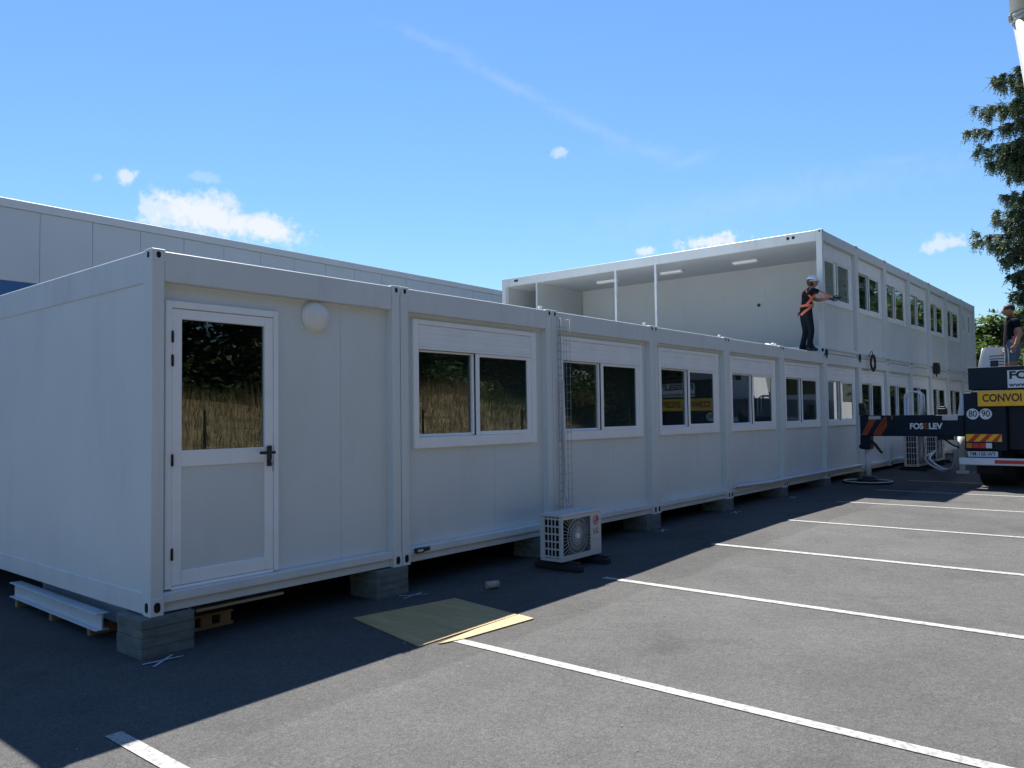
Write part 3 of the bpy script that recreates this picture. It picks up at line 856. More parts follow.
mb.build('helmet', M['helmet'], wk)
mb = MB(); mb.ball((.118, 0, 1.50), .082, .082, .095, 14); mb.build('hair', M['hair'], wk)
# harness straps as ribbons wrapped round the torso ellipse
def torso_c(z):
    zs = [.80, .86, .99, 1.18, 1.29, 1.36]; xs = [0, 0, .015, .05, .07, .085]
    ax = [.150, .152, .145, .158, .145, .10]      # half width (y)
    ay = [.128, .125, .112, .122, .108, .075]     # half depth (x)
    return interp(z, zs, xs), interp(z, zs, ay), interp(z, zs, ax)
def ribbon(mb, path, w):
    pts = []
    for a, z in path:
        cx, dx, dy = torso_c(z)
        pts.append(Vector((cx+math.cos(a)*(dx+.012), math.sin(a)*(dy+.012), z)))
    for i in range(len(pts)-1):
        t = (pts[i+1]-pts[i]).normalized()
        nrm = Vector((pts[i].x-torso_c(pts[i].z)[0], pts[i].y, 0)).normalized()
        s = t.cross(nrm).normalized()*w/2
        q = [pts[i]-s, pts[i]+s, pts[i+1]+s, pts[i+1]-s]
        mb.prism(q, nrm*.006)
mb = MB()
N_ = 18
ribbon(mb, [(R(-150)+R(105)*i/N_, 1.33-.34*i/N_) for i in range(N_+1)], .038)
ribbon(mb, [(R(-40)-R(75)*i/N_, 1.30-.30*i/N_) for i in range(N_+1)], .05)
ribbon(mb, [(R(150)-R(105)*i/N_, 1.33-.34*i/N_) for i in range(N_+1)], .038)
ribbon(mb, [(2*math.pi*i/28, .985) for i in range(29)], .05)
ribbon(mb, [(R(-60)-R(95)*i/N_, .99-.20*i/N_) for i in range(N_+1)], .05)
ribbon(mb, [(R(60)+R(95)*i/N_, .99-.20*i/N_) for i in range(N_+1)], .05)
mb.build('harness', M['harness'], wk)

# --- man on the truck deck: facing +x locally
J = {'pelvis': (0, 0, .95), 'belly': (.02, 0, 1.10), 'chest': (.01, 0, 1.28), 'uchest': (-.01, 0, 1.42), 'neck': (0, 0, 1.51), 'headb': (.02, 0, 1.58),
     'hipr': (0, -.09, .90), 'kneer': (.04, -.11, .50), 'ankr': (-.01, -.12, .09), 'heelr': (-.06, -.12, .04), 'toer': (.16, -.14, .035),
     'hipl': (0, .09, .90), 'kneel': (.03, .11, .50), 'ankl': (-.04, .12, .09), 'heell': (-.09, .12, .04), 'toel': (.13, .14, .035),
     'shr': (-.01, -.20, 1.43), 'elr': (-.05, -.27, 1.15), 'wrr': (.03, -.27, .90), 'shl': (-.01, .20, 1.43), 'ell': (-.05, .27, 1.15), 'wrl': (.02, .27, .91)}
Ed = [('pelvis', 'belly'), ('belly', 'chest'), ('chest', 'uchest'), ('uchest', 'neck'), ('neck', 'headb'), ('pelvis', 'hipr'), ('hipr', 'kneer'), ('kneer', 'ankr'), ('ankr', 'toer'), ('ankr', 'heelr'),
      ('pelvis', 'hipl'), ('hipl', 'kneel'), ('kneel', 'ankl'), ('ankl', 'toel'), ('ankl', 'heell'), ('uchest', 'shr'), ('elr', 'wrr'), ('uchest', 'shl'), ('ell', 'wrl')]
Rd = {'pelvis': (.16, .135), 'belly': (.155, .135), 'chest': (.17, .13), 'uchest': (.15, .11), 'neck': .060, 'headb': .056,
      'hipr': .110, 'kneer': .066, 'ankr': .046, 'heelr': .042, 'toer': (.045, .032), 'hipl': .110, 'kneel': .066, 'ankl': .046, 'heell': .042, 'toel': (.045, .032),
      'shr': .070, 'elr': .046, 'wrr': .033, 'shl': .070, 'ell': .046, 'wrl': .033}
Bn = [('pelvis', 'belly', 1), ('belly', 'chest', 1), ('chest', 'uchest', 1), ('uchest', 'neck', 1), ('neck', 'headb', 0), ('uchest', 'shr', 1), ('uchest', 'shl', 1), ('heelr', 'toer', 3), ('heell', 'toel', 3)]
for s in 'rl':
    a, b = Vector(J['sh'+s]), Vector(J['el'+s]); J['mid'+s] = tuple(a+(b-a)*.6); Rd['mid'+s] = .056
    Ed += [('sh'+s, 'mid'+s), ('mid'+s, 'el'+s)]; Bn += [('sh'+s, 'mid'+s, 1), ('mid'+s, 'el'+s, 0), ('el'+s, 'wr'+s, 0)]
    a, b = Vector(J['hip'+s]), Vector(J['knee'+s]); J['th'+s] = tuple(a+(b-a)*.8); Rd['th'+s] = .088
    Ed.remove(('hip'+s, 'knee'+s)); Ed += [('hip'+s, 'th'+s), ('th'+s, 'knee'+s)]
    Bn += [('hip'+s, 'th'+s, 2), ('th'+s, 'knee'+s, 0), ('knee'+s, 'ank'+s, 0)]
hand(J, Ed, Rd, Bn, 'wrr', 'hr_', (.35, 0, -1), (1, .3, .2), 0, .3)
hand(J, Ed, Rd, Bn, 'wrl', 'hl_', (.35, 0, -1), (1, -.3, .2), 0, -.3)
tm = person('person', J, Ed, Rd, Bn, [M['skin'], M['navycloth'], M['shorts'], M['black']], head=(Vector((.045, 0, 1.665)), (1, -.1, .03), 0))
tm.location = (16.45, -3.20, 1.805); tm.rotation_euler = (0, 0, R(112)); tm.scale = (1.16, 1.16, 1.0)
tag(tm, 'man in navy t-shirt and grey-blue shorts standing on the truck deck facing the cabins', 'person')
mb = MB()
mb.ball((.030, 0, 1.705), .098, .083, .092, 16); mb.build('hair', M['hair'], tm)
mb = MB(); mb.box(.118, .132, -.07, .07, 1.668, 1.695, .004); mb.box(.03, .118, .072, .078, 1.68, 1.69); mb.box(.03, .118, -.078, -.072, 1.68, 1.69); mb.build('sunglasses', M['black'], tm)

# ------------------------------------------------------------------ crane truck
TX = 15.3
ct = empty('crane_truck', (TX, -3.75, gz(TX, -3.7)))
BZ = -ct.location.z          # z offset so that world z = local z - BZ
OX, OY = TX, -3.75
def wbox(mb, x0, x1, y0, y1, z0, z1, bev=0, mi=None):
    mb.box(x0-OX, x1-OX, y0-OY, y1-OY, z0+BZ, z1+BZ, bev, mi=mi)
def wp(x, y, z): return (x-OX, y-OY, z+BZ)
REAR = lambda x, y, z: Matrix.Translation(wp(x, y, z)) @ Matrix(((0, 0, -1, 0), (-1, 0, 0, 0), (0, 1, 0, 0), (0, 0, 0, 1)))
mb = MB()
wbox(mb, 15.30, 16.1, -2.47, -3.20, .60, 1.77, .02); wbox(mb, 15.30, 16.1, -4.30, -5.03, .60, 1.77, .02)
wbox(mb, 15.52, 16.1, -3.2005, -4.2995, .62, 1.76, .01)
wbox(mb, 16.1005, 23.4, -2.55, -4.95, 1.10, 1.80, .02)
wbox(mb, 19.6, 23.2, -2.50, -2.95, .55, 1.0995, .02); wbox(mb, 19.6, 23.2, -4.55, -5.0, .55, 1.0995, .02)
body = mb.build('body', M['navy'], ct)
mb = MB()
wbox(mb, 15.6, 24.8, -3.35, -3.55, .55, 1.0995); wbox(mb, 15.6, 24.8, -3.95, -4.15, .55, 1.0995)
for x in (16.35, 17.75, 24.3): mb.cyl(wp(x, -2.7, .40), wp(x, -4.8, .40), .09, n=12)
mb.build('chassis', M['navydark'], ct)
mb = MB(); wbox(mb, 15.27, 15.355, -2.575, -4.93, 1.815, 2.26, .008); wbox(mb, 15.3555, 15.40, -2.62, -4.88, 1.8005, 2.22)
pn = mb.build('rear_panel', M['navy'], ct)
mb = MB(); wbox(mb, 15.262, 15.2685, -3.25, -4.28, 1.835, 2.175, .001); brd = mb.build('name_board', M['signwhite'], ct)
text('lettering', 'FOSELEV', .20, M['signblack'], brd, REAR(15.2605, -3.275, 2.075), .001, .008, width=.95)
text('lettering', 'www.foselev.com', .115, M['signblack'], brd, REAR(15.2605, -3.275, 1.895), .001, .003, width=.95)
mb = MB(); wbox(mb, 15.225, 15.262, -2.735, -4.77, 1.485, 1.79, .006); wbox(mb, 15.262, 15.31, -2.9, -3.0, 1.5, 1.75); wbox(mb, 15.262, 15.31, -4.5, -4.6, 1.5, 1.75)
sg = mb.build('warning_sign', M['yellow'], ct)
text('lettering', 'CONVOI', .205, M['brownletter'], sg, REAR(15.2235, -2.815, 1.64), .001, .006, width=.66)
text('lettering', 'EXCEPTIONNEL', .205, M['brownletter'], sg, REAR(15.2235, -3.56, 1.64), .001, .006, width=1.12)
for yy, s in ((-2.63, '80'), (-2.855, '90')):
    mb = MB(); mb.cyl(wp(15.299, yy, 1.335), wp(15.292, yy, 1.335), .108, n=32); ds = mb.build('speed_disc', M['signwhite'], ct)
    text('lettering', s, .175, M['signblack'], ds, REAR(15.2905, yy, 1.335), .001, .0012, 'CENTER', width=.145)
def chevron(y0, y1, z0, z1, x, parent, stripe, base, n, name):
    mb = MB(); wbox(mb, x-.006, x, y0, y1, z0, z1)
    bd = mb.build(name, M[base], parent)
    mb = MB(); wd = (y0-y1); h = z1-z0
    for i in range(n):
        a = y0-wd*(i+.15)/n; w = wd/n*.48; sk = h*.9
        pts = []
        lo = [a, a-w]; hi = [a-sk, a-w-sk]
        q = [(max(min(v, y0), y1)) for v in (lo[0], lo[1], hi[1], hi[0])]
        if abs(q[0]-q[1])+abs(q[2]-q[3]) < .01: continue
        mb.prism([wp(x-.0075, q[0], z0+.002), wp(x-.0075, q[1], z0+.002), wp(x-.0075, q[2], z1-.002), wp(x-.0075, q[3], z1-.002)], (.003, 0, 0))
    mb.build('stripe', M[stripe], bd)
    return bd
chevron(-2.495, -3.115, .785, .935, 15.299, ct, 'red', 'yellow', 3, 'hazard_board')
chevron(-4.385, -5.005, .785, .935, 15.299, ct, 'red', 'yellow', 3, 'hazard_board')
for y0 in (-2.49, -4.53):
    mb = MB(); wbox(mb, 15.26, 15.2995, y0, y0-.48, .645, .778, .006); tl = mb.build('tail_light', M['navydark'], ct)
    for i, k in enumerate(('amber', 'red', 'red', 'signwhite')):
        mb = MB(); wbox(mb, 15.252, 15.2595, y0-.015-.113*i, y0-.12-.113*i, .66, .762, .003); mb.build('lens', M[k], tl)
mb = MB(); wbox(mb, 15.285, 15.297, -2.52, -3.04, .485, .595, .003); pl = mb.build('number_plate', M['plate'], ct)
text('lettering', 'FM-158-WY', .105, M['signblack'], pl, REAR(15.2835, -2.56, .54), .001, .001, width=.44)
mb = MB(); wbox(mb, 15.315, 15.40, -2.5, -3.1, .47, .60)
mb.build('plate_holder', M['navydark'], ct)
mb = MB(); wbox(mb, 15.16, 15.29, -2.38, -5.12, .33, .468, .012); bp_ = mb.build('bumper', M['signwhite'], ct)
mb = MB(); wbox(mb, 15.155, 15.1595, -3.0, -4.5, .365, .435); mb.build('reflective_strip', M['red'], bp_)
# wheels
for x in (16.35, 17.75, 21.4, 24.3):
    for s in (-1, 1):
        yo = -3.75+s*1.14; yi = -3.75+s*.54
        cz = gz(x, -3)+.505
        mb = MB()
        mb.cyl(wp(x, yi, cz), wp(x, yo, cz), .50, n=32); 
        for dy in (yo, yi):
            sg_ = s if dy == yo else -s
            mb.cyl(wp(x, dy, cz), wp(x, dy+sg_*.02, cz), .50, .46, 32)
        wh = mb.build('wheel', M['tyre'], ct)
        mb = MB(); mb.cyl(wp(x, yo+s*.021, cz), wp(x, yo+s*.03, cz), .28, .25, 24); mb.cyl(wp(x, yo+s*.0305, cz), wp(x, yo+s*.06, cz), .11, .09, 16); mb.build('rim', M['rim'], wh)
# mud flaps
for y0 in (-2.58, -4.45):
    mb = MB(); wbox(mb, 15.78, 15.80, y0, y0-.47, .12, .598); mb.build('mud_flap', M['rubber'], ct)
# white engine cover with louvres
mb = MB()
mb.prism([wp(16.95, -2.40, 1.8), wp(16.95, -3.07, 1.8), wp(16.95, -3.07, 2.76), wp(16.95, -2.60, 2.76), wp(16.95, -2.565, 2.74)], (.95, 0, 0))
ec = mb.build('engine_cover', M['truckwhite'], ct)
mb = MB()
for i in range(5):
    z = 2.31+.062*i; wbox(mb, 16.944, 16.9485, -2.70, -3.05, z, z+.018)
wbox(mb, 16.938, 16.9485, -2.72, -2.86, 2.28, 2.47, .01)
mb.build('louvre', M['black'], ec)
mb = MB(); mb.tube([wp(16.91, -2.42, 1.85), wp(16.91, -2.50, 2.35), wp(16.91, -2.59, 2.75)], .012, 6); mb.build('edge_trim', M['signwhite'], ec)
# turret and boom
mb = MB(); mb.cyl(wp(18.6, -3.75, 1.8), wp(18.6, -3.75, 2.15), .85, n=32); wbox(mb, 17.95, 20.6, -3.55, -4.85, 2.1505, 3.3, .05)
wbox(mb, 20.65, 21.6, -3.7, -4.8, 2.0, 3.1, .06)
mb.build('turret', M['cream'], ct)
boom = MB()
boom.cyl(wp(18.0, -4.35, 2.9), wp(18.0, -3.485, 10.18), .29, .25, 28)
bo = boom.build('boom', M['cream'], ct)
mb = MB(); mb.cyl(wp(18.0, -3.485, 10.181), wp(18.0, -3.475, 10.27), .275, n=28); mb.cyl(wp(18.0, -3.497, 10.08), wp(18.0, -3.486, 10.18), .268, n=28); wbox(mb, 17.85, 18.0, -3.175, -3.24, 10.12, 10.25, .01); mb.build('boom_collar', M['cream'], bo)
mb = MB(); mb.cyl(wp(18.0, -3.475, 10.271), wp(18.0, -3.40, 19), .285, .24, 28); mb.build('upper_boom', M['cream'], bo)
# cab
mb = MB()
mb.prism([wp(23.6, -2.5, .55), wp(25.7, -2.5, .55), wp(25.75, -2.5, 1.75), wp(25.45, -2.5, 2.95), wp(23.6, -2.5, 3.0)], (0, -2.5, 0))
cab = mb.build('cab', M['truckwhite'], ct)
mb = MB()
wbox(mb, 24.3, 25.35, -2.492, -2.4985, 1.75, 2.65); wbox(mb, 24.3, 25.35, -5.0015, -5.008, 1.75, 2.65)
wbox(mb, 23.592, 23.5985, -2.75, -4.75, 2.0, 2.75)
mb.prism([wp(25.762, -2.65, 1.8), wp(25.762, -4.85, 1.8), wp(25.502, -4.85, 2.8), wp(25.502, -2.65, 2.8)], (.008, 0, .002)); mb.build('cab_window', M['cabglass'], cab)
mb = MB(); wbox(mb, 23.5, 26.0, -2.42, -5.08, .35, .60, .03); mb.build('front_bumper', M['navy'], ct)
# outrigger
mb = MB(); wbox(mb, 15.302, 15.66, -.475, -2.4695, .885, 1.325, .012); ob = mb.build('outrigger_beam', M['navy'], ct)
ch = MB()
ch.prism([wp(15.2995, -.50, .90), wp(15.2995, -.62, .90), wp(15.2995, -.86, 1.315), wp(15.2995, -.70, 1.315)], (.0015, 0, 0))
ch.prism([wp(15.2995, -.76, .90), wp(15.2995, -.90, .90), wp(15.2995, -1.02, 1.10), wp(15.2995, -1.02, 1.27)], (.0015, 0, 0))
ch.prism([wp(15.2995, -.7605, .90), wp(15.2995, -1.0, 1.20), wp(15.2995, -1.02, 1.30), wp(15.2995, -.98, 1.30), wp(15.2995, -.735, .93)], (.0018, 0, 0))
ch.build('hazard_stripe', M['orange'], ob)
mb = MB(); wbox(mb, 15.2985, 15.3015, -.66, -.90, 1.245, 1.312); mb.build('label_plate', M['acbody'], ob)
mb = MB(); wbox(mb, 15.2985, 15.3015, -2.08, -2.36, 1.215, 1.31); mb.build('label_plate', M['acbody'], ob)
mb = MB(); wbox(mb, 15.298, 15.3015, -1.115, -1.135, 1.24, 1.32); mb.build('marker_light', M['amber'], ob)
# lettering on the beam, one letter orange
xs = -1.465
for s, k, w in (('FOS', 'signwhite', .255), ('E', 'orange', .075), ('LEV', 'signwhite', .255)):
    text('lettering', s, .165, M[k], ob, REAR(15.3005, xs, 1.09), .001, .007, width=w); xs -= w+.014
mb = MB(); wbox(mb, 15.33, 15.62, -.46, -.66, .60, .8845, .012); wbox(mb, 15.31, 15.64, -.44, -.6, .62, .70, .01); mb.build('ram_housing', M['navy'], ob)
mb = MB(); mb.tube([wp(15.42, -.66, .78), wp(15.42, -.74, .70), wp(15.42, -.84, .56), wp(15.42, -.88, .52)], [.035, .035, .03, .025], 8); mb.build('lever', M['black'], ob)
mb = MB(); mb.cyl(wp(15.47, -.575, .6), wp(15.47, -.575, .0), .060, n=18); mb.build('ram', M['steelwhite'], ob)
mb = MB()
zg = gz(15.4, -.55)
mb.cyl(wp(15.47, -.555, zg+.04), wp(15.47, -.555, zg+.10), .23, .20, 24); mb.cyl(wp(15.47, -.575, zg+.1005), wp(15.47, -.575, zg+.15), .15, .10, 20)
mb.build('foot_plate', M['black'], ob)
mb = MB(); wbox(mb, 15.34, 15.60, -.45, -.60, 1.3255, 1.45, .01); wbox(mb, 15.38, 15.56, -.43, -.55, 1.4505, 1.60, .02); mb.cyl(wp(15.47, -.5, 1.52), wp(15.36, -.5, 1.52), .05, .055, 12); mb.build('work_light', M['black'], ob)
for xo in (15.40, 15.60):
    mb = MB(); pts = [wp(xo, -1.36, 1.326), wp(xo, -1.36, 1.70)]
    for i in range(9): a = math.pi*i/8; pts.append(wp(xo, -1.36-.165*(1-math.cos(a)), 1.70+.12*math.sin(a)))
    pts += [wp(xo, -1.69, 1.68), wp(xo, -1.69, 1.326)]
    mb.tube(pts, .019, 8); mb.build('grab_rail', M['signwhite'], ob)
mb = MB(); wbox(mb, 15.38, 15.58, -1.98, -2.13, 1.3255, 1.46, .01); wbox(mb, 15.41, 15.55, -2.0, -2.11, 1.4605, 1.50, .01); mb.build('valve_block', M['black'], ob)
mb = MB(); mb.prism([wp(15.45, -2.33, 1.326), wp(15.45, -2.46, 1.326), wp(15.45, -2.46, 1.74), wp(15.45, -2.41, 1.74)], (.06, 0, 0)); mb.build('gusset', M['signwhite'], ob)
mb = MB(); mb.cyl(wp(15.9, -2.32, .884), wp(15.9, -2.30, .30), .085, n=14); mb.cyl(wp(15.9, -2.30, .299), wp(15.9, -2.30, .10), .055, n=12); wbox(mb, 15.82, 15.98, -2.2, -2.42, .10, .16, .01); mb.build('stowed_ram', M['acbody'], ct)
mb = MB(); wbox(mb, 15.75, 15.95, -1.88, -2.2, .80, .8845, .01); mb.tube([wp(15.8, -2.0, .82), wp(15.8, -2.15, .70), wp(15.85, -2.3, .62)], .02, 6); mb.build('hose_bracket', M['black'], ob)
tag(ct, 'navy crane truck with yellow oversize load sign and outrigger beam reaching left', 'crane truck')
# outrigger mat
mb = MB()
zg = gz(15.4, -.55)
mb.cyl((15.45, -.56, zg+.002), (15.45, -.56, zg+.038), .50, n=40); mb.tube([(15.45+.485*math.cos(2*math.pi*i/40), -.56+.485*math.sin(2*math.pi*i/40), zg+.040) for i in range(40)], .015, 6, closed=True, mi=1)
tag(mb.build('outrigger_mat', [M['rubber'], M['acbody']]), 'round black mat with pale rim beneath the outrigger foot', 'outrigger mat')
# hoses
for i, (off, lab) in enumerate(((0, 'thick pale hose drooping between the far air conditioner and truck'), (.12, 'second pale hose looping just behind the thick one by the truck'))):
    mb = MB(); pts = []
    A = [(21.6, -.60, .30), (20.2, -.76+off, .18), (19.2, -1.07+off, .10), (18.2, -1.43+off, .06), (17.2, -1.80+off, .08), (16.4, -2.08+off*.6, .18), (16.1, -2.18+off*.4, .37), (15.95, -2.20+off*.3, .66)]
    for j in range(len(A)-1):
        for q in range(6):
            t = q/6; p0 = Vector(A[max(j-1, 0)]); p1 = Vector(A[j]); p2 = Vector(A[j+1]); p3 = Vector(A[min(j+2, len(A)-1)])
            pts.append(.5*((2*p1)+(p2-p0)*t+(2*p0-5*p1+4*p2-p3)*t*t+(3*p1-p0-3*p2+p3)*t**3))
    for p in pts: p.z = max(p.z, gz(p.x, p.y)+.05)
    mb.tube(pts, .032 if i == 0 else .024, 8)
    tag(mb.build('hose', M['steelwhite']), lab, 'hose', 'pale hoses beside the truck')

# ------------------------------------------------------------------ warehouse behind
wr = empty('warehouse', (5.41, 20.72, -.28), math.atan2(.85, 23.41))
L0, L1, HT = -28.0, 42.0, 8.38
mb = MB(); mb.box(L0, L1, .08, 26, 0, HT-.30); mb.build('core', M['warehouse'], wr)
mb = MB()
x = 1.10-1.565*19
while x < L1:
    mb.box(x+.006, x+1.559, 0, .079, 5.93, HT-.27, .003); x += 1.565
mb.build('wall_panel', M['warehouse'], wr)
mb = MB(); mb.box(L0, L1, .05, .0795, 5.90, HT-.28); mb.build('panel_joint', M['coping'], wr)
mb = MB(); mb.box(L0, L1, -.05, .5, HT-.265, HT, .01); mb.build('coping', M['coping'], wr)
mb = MB()
x = L0
while x < L1: mb.box(x+.004, x+.996, -.01, .0795, .02, 5.91, .003); x += 1.0
mb.build('lower_cladding', M['blue'], wr)
tag(wr, 'long grey warehouse with flat panels and blue lower cladding behind the cabins', 'warehouse')

# ------------------------------------------------------------------ trees
def leaf_crown(rng, lobes, n, size, flat=.35):
    """leaf quads through overlapping lobes, denser towards each lobe's shell, with gaps"""
    bm = bmesh.new()
    clumps = []
    tot = sum(l[3]**2 for l in lobes)
    for cx, cy, cz, r, sq in lobes:
        k = max(4, int(n/18*r*r/tot))
        for _ in range(k):
            u = Vector((rng.gauss(0, 1), rng.gauss(0, 1), rng.gauss(0, 1))).normalized()
            rad = r*(rng.random()**.35)*rng.uniform(.8, 1.12)
            clumps.append((Vector((cx, cy, cz))+Vector((u.x*rad, u.y*rad, u.z*rad*sq)), r))
    for c, r in clumps:
        for _ in range(18):
            p = c+Vector((rng.gauss(0, .13*r), rng.gauss(0, .13*r), rng.gauss(0, .09*r)))
            a = Vector((rng.gauss(0, 1), rng.gauss(0, 1), rng.gauss(0, flat))).normalized()
            b = a.cross(Vector((rng.gauss(0, .5), rng.gauss(0, .5), 1))).normalized()
            s = size*rng.uniform(.6, 1.3)
            bm.faces.new([bm.verts.new(p+q) for q in (a*s, b*s*.5, a*-s, b*-s*.5)])
    return bm
def broad_tree(name, loc, h, r, seed, n, size, m, label, group, nl=9, low=.32):
    rng = random.Random(seed)
    root = empty(name, loc)
    mb = MB(); mb.tube([(0, 0, -.2), (.05, .02, h*.2), (-.05, .06, h*.45), (.02, 0, h*.8)], [h*.028, h*.022, h*.015, h*.004], 8)
    lobes = []
    for i in range(nl):
        a = rng.uniform(0, 2*math.pi); z = h*rng.uniform(low, .86); d = r*rng.uniform(.2, .8)*(1.15-.6*abs(z/h-.55))
        q = (d*math.cos(a), d*math.sin(a), z, r*rng.uniform(.28, .48), rng.uniform(.7, .95)); lobes.append(q)
        mb.tube([(0, 0, h*.25+.25*z), (q[0]*.5, q[1]*.5, z*.8), (q[0], q[1], z)], [h*.010, h*.006, h*.002], 5)
    mb.build('trunk', M['bark'], root)
    bm = leaf_crown(rng, lobes, n, size)
    me = bpy.data.meshes.new('crown'); bm.to_mesh(me); bm.free(); me.materials.append(m)
    c = bpy.data.objects.new('crown', me); COL.objects.link(c); c.parent = root
    tag(root, label, 'tree', group)
    return root
broad_tree('broadleaf_tree', (50, 1.2, 0), 7.8, 3.6, 3, 13000, .16, M['leaf'], 'bright green leafy tree just beyond the far end of the cabins', 'trees beyond the cabins', 14)
broad_tree('broadleaf_tree', (46, -3.0, 0), 8.6, 3.8, 5, 13000, .16, M['leaf'], 'leafy tree behind the man on the truck, partly hidden by spruce', 'trees beyond the cabins', 14)
broad_tree('broadleaf_tree', (62, 5.5, 0), 6.8, 4.2, 8, 7000, .2, M['leaf'], 'lower leafy tree farthest back behind the cabin corner', 'trees beyond the cabins', 12)

def spruce(loc, h, seed, big):
    rng = random.Random(seed)
    root = empty('spruce_tree', loc)
    mb = MB(); mb.tube([(0, 0, -.2), (0, .03, h*.4), (0, 0, h)], [.28, .2, .03], 10)
    bm = bmesh.new()
    def spray(p, d, ln):
        """flat needle spray"""
        side = d.cross(Vector((0, 0, 1)))
        if side.length < .05: side = Vector((1, 0, 0))
        side.normalize()
        n = max(3, int(ln/.05))
        for i in range(n):
            t = i/n; c = p+d*ln*t
            for s in (-1, 1):
                q = (d*.55+side*s*.85+Vector((rng.gauss(0, .25), rng.gauss(0, .25), rng.gauss(-.1, .25)))).normalized()
                l = .105*(1.15-t)*rng.uniform(.7, 1.3); w = Vector((rng.gauss(0, 1), rng.gauss(0, 1), rng.gauss(0, 1))).cross(q).normalized()*.017
                bm.faces.new([bm.verts.new(c-w), bm.verts.new(c+w), bm.verts.new(c+q*l+w*.4), bm.verts.new(c+q*l-w*.4)])
        q = d*.07
        w = side*.02
        bm.faces.new([bm.verts.new(p+d*ln-w), bm.verts.new(p+d*ln+w), bm.verts.new(p+d*ln+q)])
    def branch(z0, tip, sag=.35, dens=1.0):
        A = Vector((0, 0, z0)); B = Vector(tip)
        ln = (B-A).length
        pts = []
        n = 14
        for i in range(n+1):
            t = i/n
            p = A.lerp(B, t); p.z += -sag*4*t*(1-t)*ln*.12+.10*ln*.3*max(0, t-.8)
            pts.append(p+Vector((rng.gauss(0, .06), rng.gauss(0, .06), rng.gauss(0, .05))))
        mb.tube(pts, [.05*(1-.9*i/n) for i in range(n+1)], 5)
        for i in range(2, n+1):
            d0 = (pts[min(i+1, n)]-pts[i-1]).normalized()
            side = d0.cross(Vector((0, 0, 1))).normalized()
            t = i/n
            for s in (-1, 1):
                for _ in range(2):
                    l2 = (.25+.5*(1-t))*rng.uniform(.6, 1.2)*min(1, ln/3)
                    d = (d0*rng.uniform(.3, .8)+side*s*rng.uniform(.5, 1)+Vector((0, 0, rng.uniform(-.8, .35)))).normalized()
                    if rng.random() < dens:
                        spray(pts[i], d, l2)
                        # drooping twigs off the side shoot
                        for k in range(4):
                            p = pts[i]+d*l2*(.1+.2*k)
                            dd = (Vector((rng.gauss(0, .3), rng.gauss(0, .3), -1))+d*.5).normalized()
                            spray(p, dd, rng.uniform(.15, .60)*(1-.35*t))
        spray(pts[-1], (pts[-1]-pts[-2]).normalized(), .25)
    for z0, tip in big: branch(z0, tip, rng.uniform(.3, .8), dens=.72)
    z = 2.4
    while z < h-.5:
        r = 3.0*(1-(z/h)**1.3)+.2
        for _ in range(3):
            a = rng.uniform(0, 2*math.pi)
            # leave the open notch on the side of the cabins
            if math.sin(a) > .35 and math.cos(a) < .6: continue
            if z > 11 and math.sin(a) > -.2: continue
            branch(z, (r*math.cos(a), r*math.sin(a), z-.10*r), .4, .55)
        z += .55
    mb.build('trunk', M['bark'], root)
    me = bpy.data.meshes.new('foliage'); bm.to_mesh(me); bm.free(); me.materials.append(M['needle'])
    c = bpy.data.objects.new('foliage', me); COL.objects.link(c); c.parent = root
    tag(root, 'tall dark spruce with drooping branches hanging in from the right edge', 'spruce')
    return root
sx, sy = 26.0, -4.3
big = []
for z0, y, z in ((12.0, -1.75, 11.55), (11.0, -1.25, 10.75), (10.6, -.92, 10.15), (10.2, -1.25, 9.5), (9.7, -1.55, 9.05), (9.5, -1.9, 8.7), (11.4, -2.1, 10.6), (10.2, -2.0, 9.3),
                 (8.2, -1.9, 7.75), (7.8, -1.6, 7.3), (7.4, -1.08, 6.62), (7.0, -1.5, 6.35), (6.6, -1.8, 5.9), (7.6, -2.0, 6.9), (6.0, -2.05, 5.35), (5.2, -2.0, 4.7), (4.6, -1.9, 4.1), (4.0, -2.1, 3.5), (5.6, -2.3, 4.9), (10.8, -2.3, 10.1), (9.2, -2.2, 8.5), (10.0, -1.8, 9.0), (8.0, -2.4, 7.3), (7.0, -2.3, 6.3), (6.4, -2.4, 5.5), (11.6, -2.4, 11.0), (8.4, -2.5, 7.9), (9.6, -2.5, 8.7)):
    for dx in ((-.6, -.1, .45) if y < -1.3 else (-.15, .2)):
        big.append((z0+.27, (dx+random.uniform(-.15, .15), y-sy-abs(dx)*.3, z+.27)))
spruce((sx, sy, gz(25, -4)), 15.5, 11, big)

# ------------------------------------------------------------------ the far side of the car park (mirrored in the windows)
def bank_z(x, y):
    t = min(max((-y-13.5)/7.0, 0), 1)
    return -.35 + 2.6*t*t*(3-2*t) + .22*math.sin(x*.35)+.12*math.sin(x*.9+y)
o = sheet('grass_bank', frange(-50, 70, 2.0), frange(-34, -12.5, .9), bank_z, M['straw']); tag(o, kind='structure')
rng = random.Random(4)
bm = bmesh.new(); bm2 = bmesh.new()
for i in range(34000):
    x = rng.uniform(-14, 42); y = rng.uniform(-21, -13); z = bank_z(x, y)
    h = rng.uniform(.25, .85)*(1+.5*math.sin(x*.8)*math.sin(x*.23+1)); a = rng.uniform(0, math.pi); w = rng.uniform(.006, .016)
    g = math.sin(x*.45+2)+math.sin(y*.9+x*.2) > .75
    t = bm2 if g else bm
    dx, dy = math.cos(a)*w, math.sin(a)*w
    lx, ly = rng.gauss(0, .18)*h, rng.gauss(0, .18)*h
    t.faces.new([t.verts.new((x-dx, y-dy, z-.02)), t.verts.new((x+dx, y+dy, z-.02)), t.verts.new((x+lx, y+ly, z+h))])
